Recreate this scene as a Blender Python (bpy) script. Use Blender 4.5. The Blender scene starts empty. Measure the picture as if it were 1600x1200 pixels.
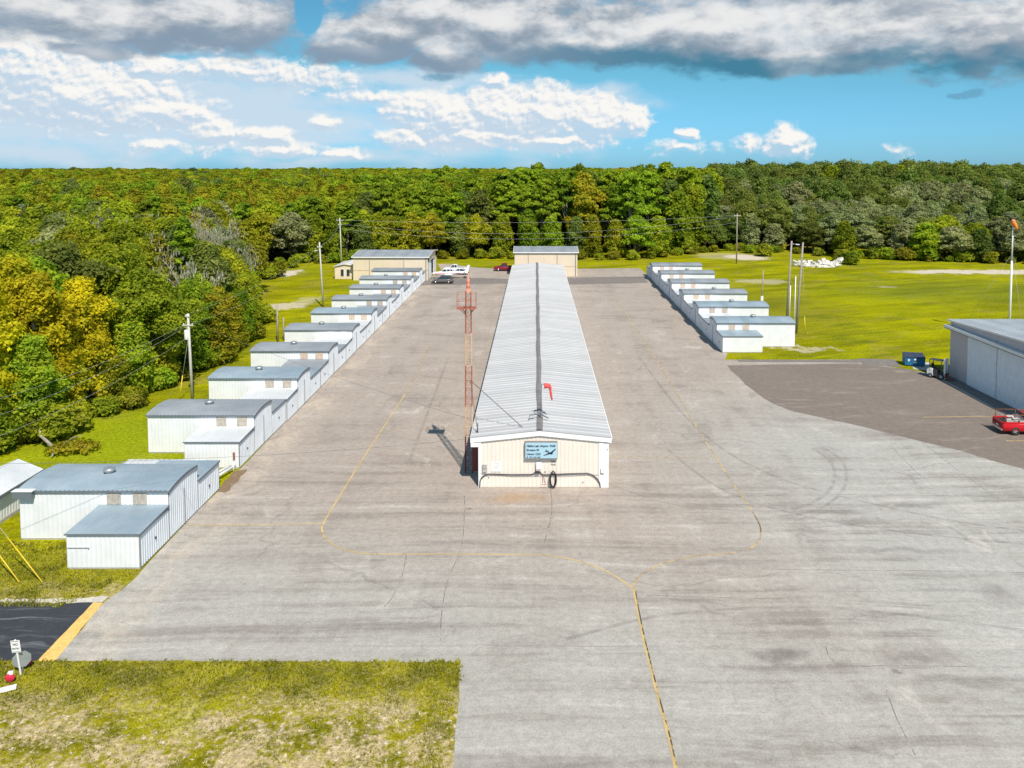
import bpy, math, random
import numpy as np
from mathutils import Vector, Matrix
PI = math.pi; R = math.radians
SC = bpy.context.scene
COL = SC.collection

# ------------------------------------------------------------------ camera, light, sky
H = 24.4                       # drone height in metres
TH = R(3.5)                    # pitch below the horizontal
F = 1250.0                     # focal length in photo pixels (1600 wide)
CX, CY = 837.0, 262.5 + F*math.tan(TH)
cam = bpy.data.cameras.new('camera'); camo = bpy.data.objects.new('camera', cam); COL.objects.link(camo)
camo.location = (0, 0, H); camo.rotation_euler = (PI/2 - TH, 0, 0)
cam.sensor_width = 36; cam.lens = F/1600*36
cam.shift_x = -(CX-800)/1600; cam.shift_y = (CY-600)/1600
cam.clip_start = 0.5; cam.clip_end = 20000
SC.camera = camo
SC.render.resolution_x = 1024; SC.render.resolution_y = 768
SC.view_settings.view_transform = 'Standard'; SC.view_settings.look = 'None'
SC.view_settings.exposure = 0.30; SC.view_settings.gamma = 1
SC.cycles.max_bounces = 6; SC.cycles.diffuse_bounces = 3; SC.cycles.transparent_max_bounces = 6
SUNV = Vector((0.28, -0.74, 1.0)).normalized()
sl = bpy.data.lights.new('sun', 'SUN'); sl.energy = 4.2; sl.angle = R(0.5); sl.color = (1, .945, .86)
so = bpy.data.objects.new('sun', sl); COL.objects.link(so)
so.rotation_euler = (-SUNV).to_track_quat('-Z', 'Y').to_euler()
SUN_EL = math.asin(SUNV.z); SUN_ROT = math.atan2(SUNV.x, SUNV.y)

class NT:
    """tiny helper to write node graphs"""
    def __init__(s, tree): s.t = tree; s.N = tree.nodes; s.L = tree.links
    def new(s, kind, **kw):
        n = s.N.new(kind)
        for k, v in kw.items(): setattr(n, k, v)
        return n
    def put(s, sock, v):
        if isinstance(v, bpy.types.NodeSocket): s.L.new(v, sock)
        elif v is not None:
            try: sock.default_value = v
            except Exception:
                sock.default_value = tuple(v) + (1,)
    def m(s, op, a, b=None, c=None, clamp=False):
        n = s.new('ShaderNodeMath', operation=op, use_clamp=clamp)
        for i, v in enumerate((a, b, c)):
            if v is not None: s.put(n.inputs[i], v)
        return n.outputs[0]
    def v(s, op, a, b=None, scale=None):
        n = s.new('ShaderNodeVectorMath', operation=op)
        s.put(n.inputs[0], a)
        if b is not None: s.put(n.inputs[1], b)
        if scale is not None: s.put(n.inputs['Scale'], scale)
        return n.outputs['Value'] if op in ('LENGTH', 'DOT_PRODUCT', 'DISTANCE') else n.outputs[0]
    def mr(s, x, a, b, c=0.0, d=1.0, smooth=True):
        n = s.new('ShaderNodeMapRange', interpolation_type='SMOOTHSTEP' if smooth else 'LINEAR')
        for i, v in enumerate((x, a, b, c, d)): s.put(n.inputs[i], v)
        return n.outputs[0]
    def noise(s, vec, scale, detail=4, rough=.55, w=None, dist=0, col=False):
        n = s.new('ShaderNodeTexNoise')
        s.put(n.inputs['Vector'], vec); s.put(n.inputs['Scale'], scale)
        n.inputs['Detail'].default_value = detail; n.inputs['Roughness'].default_value = rough
        n.inputs['Distortion'].default_value = dist
        return n.outputs['Color'] if col else n.outputs[0]
    def mix(s, f, a, b, mode='MIX'):
        n = s.new('ShaderNodeMix', data_type='RGBA', blend_type=mode)
        s.put(n.inputs[0], f); s.put(n.inputs[6], a if not isinstance(a, tuple) else a[:3]+(1,))
        s.put(n.inputs[7], b if not isinstance(b, tuple) else b[:3]+(1,))
        return n.outputs[2]
    def comb(s, x, y, z=0.0):
        n = s.new('ShaderNodeCombineXYZ')
        for i, v in enumerate((x, y, z)): s.put(n.inputs[i], v)
        return n.outputs[0]
    def sep(s, v):
        n = s.new('ShaderNodeSeparateXYZ'); s.put(n.inputs[0], v); return n.outputs
    def ell(s, p, cx, cy, rx, ry):
        """1 at the centre, 0 on the rim of an ellipse"""
        q = s.v('MULTIPLY', s.v('SUBTRACT', p, (cx, cy, 0)), (1/rx, 1/ry, 0))
        return s.m('SUBTRACT', 1.0, s.v('LENGTH', q))

def make_sky():
    w = bpy.data.worlds.new('World'); SC.world = w; w.use_nodes = True
    w.cycles.sampling_method = 'MANUAL'; w.cycles.sample_map_resolution = 256
    T = NT(w.node_tree); T.N.clear()
    sky = T.new('ShaderNodeTexSky', sky_type='NISHITA'); sky.sun_disc = False
    sky.sun_elevation = SUN_EL; sky.sun_rotation = SUN_ROT; sky.altitude = 50
    sky.air_density = 1.0; sky.dust_density = 0.4; sky.ozone_density = 2.0
    tc = T.new('ShaderNodeTexCoord')
    d = T.v('NORMALIZE', tc.outputs['Generated'])
    x, y, z = T.sep(d)
    az = T.m('MULTIPLY', T.m('ARCTAN2', x, y), 180/PI)
    el = T.m('MULTIPLY', T.m('ARCSINE', z), 180/PI)
    P = T.comb(az, el)
    def deg(a, b):
        return (math.degrees(math.atan((a-837)/1250)), math.degrees(math.atan((262.5-b)/math.hypot(1250, a-837))))
    def blob(T, p, a, b, ra, rb):     # extents given on the photo, kept as angles on the sky
        c = deg(a, b); return T.ell(p, c[0], c[1], ra*180/PI/1300, rb*180/PI/1300)
    def field(T, p, blobs, wscale, wamp, nscale, namp, det=8, stretch=(1, 1.6, 1), bil=0):
        ws = T.v('MULTIPLY', p, stretch)
        wn = T.noise(ws, wscale, 3, .5, col=True)
        q = T.v('ADD', p, T.v('MULTIPLY', T.v('SUBTRACT', wn, (.5, .5, .5)), (wamp, wamp*.55, 0)))
        acc = None
        for b in blobs:
            e = blob(T, q, *b[:4])
            if len(b) > 4: e = T.m('MULTIPLY', e, b[4])
            acc = e if acc is None else T.m('MAXIMUM', acc, e)
        acc = T.m('MAXIMUM', acc, -1.0)
        n = T.noise(T.v('ADD', ws, (7.3, 1.1, 3.0)), nscale, det, .58)
        f = T.m('ADD', acc, T.m('MULTIPLY', T.m('SUBTRACT', n, .5), namp))
        if bil: f = T.m('ADD', f, T.m('MULTIPLY', T.m('SUBTRACT', T.noise(q, 1.5, 5, .6), .5), bil*.75))
        return f
    base = T.mix(1.0, sky.outputs[0], (0.48, 1.02, 1.13), 'MULTIPLY')
    hor = T.mix(1.0, base, (.90, .96, 1.50), 'MULTIPLY')
    base = T.mix(T.mr(el, 0, 8), hor, base)
    K = 10.0                                    # cloud radiance in the units of the sky texture
    def c(r, g, b, k=1): return (r*K*k, g*K*k, b*K*k)
    col = base
    # thin hazy sheets low on the left
    hz = field(T, P, [(120, 165, 380, 90), (330, 160, 330, 70), (420, 195, 260, 50, .9), (60, 235, 300, 30, .7), (640, 120, 220, 30, .7), (770, 190, 230, 70, .95), (560, 245, 300, 20, .5), (900, 150, 160, 30, .7)],
               .16, 7, .30, .8, 6, (1, 2.6, 1))
    col = T.mix(T.mr(hz, -.10, .60, 0, .9), col, c(.68, .82, .95))
    small = field(T, P, [(1512, 148, 26, 9), (1490, 150, 14, 8), (690, 122, 50, 11, .8)], .8, 1.2, 1.6, .8, 5)
    col = T.mix(T.mr(small, .1, .6, 0, .8), col, c(.16, .42, .60))
    def layer(col, blobs, wscale, wamp, nscale, namp, up, lo, hi, cols, edge, det=9, stretch=(1, 1.5, 1), alpha=1.0):
        f0 = field(T, P, blobs, wscale, wamp, nscale, namp, det, stretch, .75)
        f1 = field(T, T.v('ADD', P, (up[0], up[1], 0)), blobs, wscale, wamp, nscale, namp, det, stretch, .75)
        a = T.mr(f0, edge[0], edge[1], 0, alpha)
        lit = T.mr(T.m('SUBTRACT', f0, f1), lo, hi)          # towards the light the cloud thins: a sunny top
        a = T.m('MULTIPLY', a, T.mr(lit, .0, .5, .62, 1))
        body = T.mix(T.mr(lit, 0, .5, smooth=False), cols[0], cols[1])
        body = T.mix(T.mr(lit, .5, 1.0, smooth=False), body, cols[2])
        return T.mix(a, col, body), f0, lit
    # soft mid-distance cumulus, lit from behind the camera
    cum = [(50, 112, 120, 72, 1.3), (120, 150, 170, 58, 1.2), (230, 175, 120, 30), (20, 85, 60, 50), (235, 105, 56, 24), (300, 68, 60, 26), (190, 150, 100, 28, .85), (250, 170, 90, 16, .7),
           (645, 175, 66, 38), (700, 185, 90, 50, 1.2), (780, 178, 100, 54, 1.2), (860, 180, 90, 54, 1.2), (925, 188, 70, 52, 1.2), (980, 190, 46, 34, 1.1), (640, 215, 60, 26, .9), (780, 125, 24, 14, .8), (740, 215, 130, 26, .9), (870, 222, 90, 22, .8),
           (425, 215, 46, 20, .9), (440, 234, 56, 14, .6), (335, 212, 56, 28, .7), (505, 194, 26, 16, .7), (470, 240, 40, 10, .5), (540, 240, 46, 13, .6),
           (1222, 220, 34, 30, .95), (1235, 232, 40, 18, .6), (1170, 224, 28, 16, .6), (1074, 208, 17, 14, .75), (1060, 232, 56, 12, .35), (245, 228, 60, 16, .5), (1398, 232, 20, 11, .35),
           (360, 110, 110, 20, .6), (460, 120, 120, 26, .6), (590, 150, 90, 16, .45)]
    col, _, _ = layer(col, cum, .42, 2.2, .62, .95, (.16, .26), -.17, .20,
                      (c(.62, .75, .89), c(.84, .90, .96), c(1.08, 1.06, 1.02)), (-.08, .34))
    # the heavy cloud deck across the top
    deck = [(200, 40, 230, 52), (60, 10, 230, 60), (330, 30, 180, 62), (150, 78, 80, 16, .8), (610, 55, 140, 40), (560, 80, 110, 24), (700, 92, 80, 34), (760, 40, 260, 66), (900, 75, 260, 40),
            (1100, 50, 340, 68), (1350, 45, 330, 74), (1560, 60, 260, 68), (1240, 97, 260, 30), (730, -60, 900, 75), (1300, -60, 700, 90), (100, -60, 500, 90)]
    gap = T.mr(blob(T, P, 487, 12, 16, 34), -.5, .5)
    f0 = T.m('SUBTRACT', field(T, P, deck, .28, 3.2, .40, 1.05, 9, (1, 1.9, 1)), T.m('MULTIPLY', gap, 1.2))
    fup = field(T, T.v('ADD', P, (.35, .75, 0)), deck, .28, 3.2, .40, 1.05, 7, (1, 1.9, 1))
    a = T.mr(f0, -.02, .42)
    # underside: thick cloud above, thin below
    fdn = field(T, T.v('ADD', P, (0, -1.25, 0)), deck, .28, 3.2, .40, .7, 4, (1, 1.9, 1))
    under = T.mr(fdn, .50, .0)
    relief = T.mr(T.m('SUBTRACT', f0, fup), -.22, .34)
    puff = T.noise(T.v('ADD', T.v('MULTIPLY', P, (1, 1.9, 1)), (3, 8, 0)), .17, 8, .62, dist=.25)
    body = T.mix(T.mr(puff, .38, .68), c(.30, .38, .47), c(.76, .82, .88))
    body = T.mix(T.m('MULTIPLY', T.m('MULTIPLY', relief, .85), T.mr(puff, .36, .56, .35, 1)), body, c(.98, .97, .96))
    soft = T.noise(T.v('MULTIPLY', P, (.5, .8, 1)), .16, 3, .5)
    und = T.m('MULTIPLY', under, T.mr(soft, .34, .54, .45, 1.0))
    right = T.mr(az, -12, 14)
    dark = T.mix(right, c(.28, .38, .50), c(.07, .25, .38))
    body = T.mix(und, body, dark)
    col = T.mix(a, col, body)
    # overhead and behind the camera: plain sky with loose cloud (a separate, cheap branch)
    up = T.noise(T.v('MULTIPLY', P, (1, 1.6, 1)), .045, 4, .6)
    gen = T.mix(T.mr(up, .50, .66, 0, .85), base, c(.72, .77, .83))
    S = .072
    bg = T.new('ShaderNodeBackground'); T.put(bg.inputs[0], col); bg.inputs[1].default_value = S
    bg2 = T.new('ShaderNodeBackground'); T.put(bg2.inputs[0], gen); bg2.inputs[1].default_value = S
    msk = T.m('MULTIPLY', T.mr(T.m('ABSOLUTE', az), 60, 48), T.m('MULTIPLY', T.mr(el, 20, 15), T.mr(el, -.6, -.3)))
    mx = T.new('ShaderNodeMixShader'); T.put(mx.inputs[0], msk); T.L.new(bg2.outputs[0], mx.inputs[1]); T.L.new(bg.outputs[0], mx.inputs[2])
    out = T.new('ShaderNodeOutputWorld'); T.L.new(mx.outputs[0], out.inputs[0])
make_sky()

# ------------------------------------------------------------------ photo survey helpers (pixel of the photo -> point on the ground)
ct, st = math.cos(TH), math.sin(TH)
def GY(py, z=0.0):
    v = (py-CY)/F; return (H-z)*(ct - v*st)/(st + v*ct)
def GX(px, Y, z=0.0): return (px-CX)/F*(Y*ct + (H-z)*st)
def G(px, py, z=0.0):
    Y = GY(py, z); return (GX(px, Y, z), Y)
def ZT(py, Y):                 # height of a point at distance Y seen at row py
    v = (py-CY)/F
    return H - Y*(st + v*ct)/(ct - v*st)

# ------------------------------------------------------------------ objects
def tag(o, label=None, cat=None, group=None, kind=None):
    if label: o['label'] = label
    if cat: o['category'] = cat
    if group: o['group'] = group
    if kind: o['kind'] = kind
    return o
def empty(name, loc, rz=0.0):
    o = bpy.data.objects.new(name, None); COL.objects.link(o)
    o.location = loc; o.rotation_euler = (0, 0, rz); o.empty_display_size = .3
    return o
class MB:
    def __init__(s): s.v = []; s.f = []; s.sm = []
    def add(s, vs, fs, smooth=False):
        n = len(s.v); s.v += [tuple(p) for p in vs]
        s.f += [tuple(i+n for i in f) for f in fs]; s.sm += [smooth]*len(fs)
        return s
    def box(s, x0, x1, y0, y1, z0, z1):
        return s.add([(x0,y0,z0),(x1,y0,z0),(x1,y1,z0),(x0,y1,z0),(x0,y0,z1),(x1,y0,z1),(x1,y1,z1),(x0,y1,z1)],
                     [(0,3,2,1),(4,5,6,7),(0,1,5,4),(1,2,6,5),(2,3,7,6),(3,0,4,7)])
    def bar(s, p, q, w, h=None, up=(0,0,1)):
        h = h or w; p = Vector(p); q = Vector(q); d = (q-p).normalized()
        u = Vector(up); a = d.cross(u)
        if a.length < 1e-4: a = d.cross(Vector((1,0,0)))
        a.normalize(); b = a.cross(d); a *= w/2; b *= h/2
        vs = [p-a-b, p+a-b, p+a+b, p-a+b, q-a-b, q+a-b, q+a+b, q-a+b]
        return s.add(vs, [(0,3,2,1),(4,5,6,7),(0,1,5,4),(1,2,6,5),(2,3,7,6),(3,0,4,7)])
    def tube(s, pts, rad, n=8, caps=True, smooth=True):
        pts = [Vector(p) for p in pts]
        if not isinstance(rad, (list, tuple)): rad = [rad]*len(pts)
        vs = []; prev = None
        for i, p in enumerate(pts):
            d = (pts[min(i+1, len(pts)-1)] - pts[max(i-1, 0)]).normalized()
            if prev is None:
                a = d.cross(Vector((0,0,1)))
                if a.length < .05: a = d.cross(Vector((1,0,0)))
            else: a = prev - d*prev.dot(d)
            a.normalize(); prev = a; b = d.cross(a)
            for k in range(n):
                t = 2*PI*k/n; vs.append(p + (a*math.cos(t) + b*math.sin(t))*rad[i])
        fs = []
        for i in range(len(pts)-1):
            for k in range(n):
                k2 = (k+1) % n; fs.append((i*n+k, i*n+k2, (i+1)*n+k2, (i+1)*n+k))
        s.add(vs, fs, smooth)
        if caps:
            m = len(s.v)-len(vs)
            s.f.append(tuple(m+k for k in reversed(range(n)))); s.f.append(tuple(m+(len(pts)-1)*n+k for k in range(n))); s.sm += [False]*2
        return s
    def prism(s, prof, y0, y1, axis='y'):
        """closed outline in xz pushed along y (axis 'y'), or in yz pushed along x (axis 'x')"""
        n = len(prof)
        if axis == 'y': vs = [(a, y0, b) for a, b in prof] + [(a, y1, b) for a, b in prof]
        elif axis == 'x': vs = [(y0, a, b) for a, b in prof] + [(y1, a, b) for a, b in prof]
        else: vs = [(a, b, y0) for a, b in prof] + [(a, b, y1) for a, b in prof]
        fs = [tuple(range(n)), tuple(range(2*n-1, n-1, -1))] + [(i, (i+1) % n + 0, (i+1) % n + n, i+n) for i in range(n)]
        return s.add(vs, fs)
    def lathe(s, c, prof, n=16, smooth=True):
        vs = []; 
        for r, z in prof:
            for k in range(n): vs.append((c[0]+r*math.cos(2*PI*k/n), c[1]+r*math.sin(2*PI*k/n), c[2]+z))
        fs = [(i*n+k, i*n+(k+1) % n, (i+1)*n+(k+1) % n, (i+1)*n+k) for i in range(len(prof)-1) for k in range(n)]
        return s.add(vs, fs, smooth)
    def build(s, name, mat, parent=None, loc=None, rot=None, fix=True):
        me = bpy.data.meshes.new(name); me.from_pydata(s.v, [], s.f); me.materials.append(mat)
        me.polygons.foreach_set('use_smooth', s.sm[:len(me.polygons)])
        if fix:
            import bmesh
            bm = bmesh.new(); bm.from_mesh(me); bmesh.ops.recalc_face_normals(bm, faces=bm.faces); bm.to_mesh(me); bm.free()
        me.update()
        o = bpy.data.objects.new(name, me); COL.objects.link(o)
        if parent: o.parent = parent
        if loc: o.location = loc
        if rot: o.rotation_euler = rot
        return o
def corr(mb, p, q, z0, z1, pitch=.3, depth=.03, out=(0,-1), z1b=None, ztop=None):
    """sheet-metal wall with real ribs from p to q; ztop(t) gives the top height"""
    L = math.hypot(q[0]-p[0], q[1]-p[1]); n = max(2, int(round(L/pitch))); dx, dy = (q[0]-p[0])/L, (q[1]-p[1])/L
    st_ = []
    for i in range(n):
        a = i*L/n; w = L/n
        st_ += [(a, 0), (a+w*.55, 0), (a+w*.65, depth), (a+w*.9, depth)]
    st_.append((L, 0))
    vs = []; fs = []
    for a, d in st_:
        x = p[0]+dx*a+out[0]*d; y = p[1]+dy*a+out[1]*d
        t = a/L; zt = ztop(t) if ztop else (z1 if z1b is None else z1*(1-t)+z1b*t)
        vs += [(x, y, z0), (x, y, zt)]
    for i in range(len(st_)-1): fs.append((2*i, 2*i+2, 2*i+3, 2*i+1))
    mb.add(vs, fs)

def mesh_np(name, verts, faces4, mat, parent=None, smooth=False):
    me = bpy.data.meshes.new(name)
    nv = len(verts); nf = len(faces4)
    me.vertices.add(nv); me.vertices.foreach_set('co', verts.astype(np.float32).ravel())
    me.loops.add(nf*4); me.loops.foreach_set('vertex_index', faces4.astype(np.int32).ravel())
    me.polygons.add(nf); me.polygons.foreach_set('loop_start', np.arange(0, nf*4, 4, dtype=np.int32))
    me.polygons.foreach_set('loop_total', np.full(nf, 4, dtype=np.int32))
    if smooth: me.polygons.foreach_set('use_smooth', np.ones(nf, dtype=bool))
    me.update(calc_edges=True); me.materials.append(mat)
    o = bpy.data.objects.new(name, me); COL.objects.link(o)
    if parent: o.parent = parent
    return o

# ------------------------------------------------------------------ materials
MATS = {}
def bsdf(name):
    m = bpy.data.materials.new(name); m.use_nodes = True; T = NT(m.node_tree)
    b = m.node_tree.nodes['Principled BSDF']; return m, T, b
def surf(name, col, rough=.6, metal=0.0, var=.06, scale=1.5, dirt=None, dirt_amt=0.0, spec=.5, emit=None):
    """plain painted/metal surface with slight mottling and optional dirt"""
    m, T, b = bsdf(name)
    tc = T.new('ShaderNodeTexCoord').outputs['Object']
    n = T.noise(tc, scale, 5, .6)
    k = T.mr(n, .3, .7, 1-var, 1+var)
    c = T.mix(1.0, col, T.comb(k, k, k), 'MULTIPLY')
    if dirt:
        g = T.noise(T.v('MULTIPLY', tc, (2.5, 2.5, .35)), scale*1.3, 6, .65)
        c = T.mix(T.mr(g, .52, .78, 0, dirt_amt), c, dirt)
    T.put(b.inputs['Base Color'], c); b.inputs['Metallic'].default_value = metal
    T.put(b.inputs['Roughness'], T.mr(n, .3, .7, rough*.85, min(1, rough*1.15)))
    b.inputs['Specular IOR Level'].default_value = spec
    MATS[name] = m; return m
white_wall = surf('white_sheet', (.80, .80, .81), .45, var=.04, scale=.8, dirt=(.50, .47, .42), dirt_amt=.30)
white_door = surf('white_door_sheet', (.74, .77, .80), .4, var=.05, scale=.8, dirt=(.5, .5, .48), dirt_amt=.3)
cream = surf('cream_sheet', (.80, .71, .62), .5, var=.03, scale=.7, dirt=(.6, .45, .3), dirt_amt=.25)
beige = surf('beige_sheet', (.77, .64, .48), .5, var=.03, scale=.4, dirt=(.5, .4, .28), dirt_amt=.25)
tan_panel = surf('tan_fibreglass', (.46, .40, .33), .6, var=.15, scale=4, dirt=(.14, .12, .10), dirt_amt=.7)
tan_warm = surf('warm_fibreglass', (.60, .46, .35), .6, var=.12, scale=4, dirt=(.2, .16, .12), dirt_amt=.6)
trim_white = surf('white_trim', (.84, .83, .80), .4, var=.03, dirt=(.5, .45, .4), dirt_amt=.2)
dark_trim = surf('dark_trim', (.16, .18, .20), .5)
concrete = surf('concrete', (.48, .45, .40), .85, var=.12, scale=3)
black_rub = surf('black_rubber', (.025, .025, .027), .75)
black_met = surf('black_metal', (.05, .05, .055), .5)
grey_met = surf('galvanised', (.45, .46, .47), .4, metal=.6)
glass = surf('tinted_glass', (.03, .04, .05), .08, spec=.8, var=.02)
wood_grey = surf('weathered_pole', (.36, .31, .25), .85, var=.2, scale=6, dirt=(.15,.12,.1), dirt_amt=.6)
wood_pale = surf('pale_pole', (.58, .55, .48), .8, var=.12, scale=6, dirt=(.3,.27,.22), dirt_amt=.5)
orange_p = surf('faded_orange_paint', (.42, .125, .065), .6, var=.25, scale=5, dirt=(.22, .07, .04), dirt_amt=.7)
white_p = surf('faded_white_paint', (.66, .43, .27), .6, var=.15, scale=5, dirt=(.5, .22, .10), dirt_amt=.7)
maroon_p = surf('maroon_paint', (.16, .035, .035), .55, var=.2, scale=4)
red_cloth = surf('red_windsock_cloth', (.78, .09, .08), .7, var=.15, scale=6)
pink_cloth = surf('faded_windsock_cloth', (.78, .26, .17), .7)
orange_cloth = surf('orange_windsock_cloth', (.85, .22, .02), .7, var=.2, scale=4)
yellow_pl = surf('yellow_plastic', (.80, .55, .03), .5)
wire_m = surf('dull_wire', (.42, .42, .40), .6)
wire_dark = surf('dark_wire', (.12, .12, .12), .6)
red_car = surf('red_car_paint', (.62, .012, .02), .2, var=.03)
maroon_car = surf('maroon_car_paint', (.24, .012, .03), .25, var=.03)
grey_car = surf('grey_car_paint', (.13, .12, .115), .25, var=.03)
white_car = surf('white_car_paint', (.82, .82, .82), .2, var=.02)
chrome = surf('alloy', (.65, .65, .66), .25, metal=.9)
tail_red = surf('red_lens', (.45, .01, .01), .2)
lamp_clear = surf('clear_lens', (.8, .8, .78), .1)
blue_bin = surf('blue_bin_paint', (.02, .16, .33), .45, var=.12, scale=4, dirt=(.05,.06,.07), dirt_amt=.5)
bin_lid = surf('dark_bin_lid', (.04, .05, .08), .5)
sign_blue = surf('sign_blue', (.40, .60, .70), .45, var=.02)
sign_side = surf('sign_side', (.20, .17, .16), .6)
ink = surf('sign_ink', (.012, .02, .04), .6)
sign_grey = surf('aluminium_back', (.40, .43, .42), .45, metal=.4)
red_refl = surf('red_reflector', (.70, .03, .07), .5)
rust = surf('rust', (.28, .10, .045), .85, var=.3, scale=5)
bark = surf('bark', (.13, .10, .075), .95, var=.3, scale=3)
bark_pale = surf('pale_bark', (.36, .31, .25), .95, var=.3, scale=3)
rubble_m = surf('broken_concrete', (.66, .62, .56), .9, var=.2, scale=1)

def roof_mat(name, c1, c2, pitch, axis, streak=.25, rough=.42, dark=(.10,.12,.14)):
    m, T, b = bsdf(name)
    tc = T.new('ShaderNodeTexCoord').outputs['Object']
    sx = (1, .12, 1) if axis == 'y' else (.12, 1, 1)
    n = T.noise(T.v('MULTIPLY', tc, (1/sx[0]*.25, 1/sx[1]*.25, 1)), .6, 6, .6)
    n2 = T.noise(tc, .35, 4, .6)
    c = T.mix(T.mr(n2, .3, .7), c1, c2)
    # each sheet its own slightly different tone
    x, y, z = T.sep(tc); t = T.m('FLOOR', T.m('DIVIDE', x if axis == 'y' else y, pitch))
    wn = T.new('ShaderNodeTexWhiteNoise', noise_dimensions='1D'); T.put(wn.inputs['W'], t)
    k = T.mr(wn.outputs[0], 0, 1, .93, 1.06)
    c = T.mix(1.0, c, T.comb(k, k, k), 'MULTIPLY')
    c = T.mix(T.mr(n, .55, .8, 0, streak), c, dark)
    T.put(b.inputs['Base Color'], c); b.inputs['Roughness'].default_value = rough; b.inputs['Metallic'].default_value = 0; b.inputs['Specular IOR Level'].default_value = .25
    return m
roof_blue = roof_mat('blue_grey_roof_sheet', (.26, .33, .38), (.34, .41, .45), .9, 'y')
roof_grey = roof_mat('grey_roof_sheet', (.27, .29, .31), (.34, .36, .38), .9, 'y')
roof_dark = roof_mat('dark_grey_roof_sheet', (.23, .24, .25), (.29, .31, .32), .9, 'y')
roof_pale = roof_mat('pale_roof_sheet', (.60, .61, .61), (.70, .71, .71), .9, 'y', .35, dark=(.3,.31,.33))
roof_main = roof_mat('white_roof_sheet', (.47, .462, .46), (.51, .50, .492), .9, 'x', .18, rough=.7, dark=(.36,.34,.33))
roof_box = roof_mat('light_grey_roof_sheet', (.55, .57, .58), (.66, .67, .67), .9, 'x', .3, dark=(.35,.36,.37))
ridge_m = surf('ridge_grey', (.22, .20, .195), .6, var=.2, scale=1.5, dirt=(.12,.1,.1), dirt_amt=.5)

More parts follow.
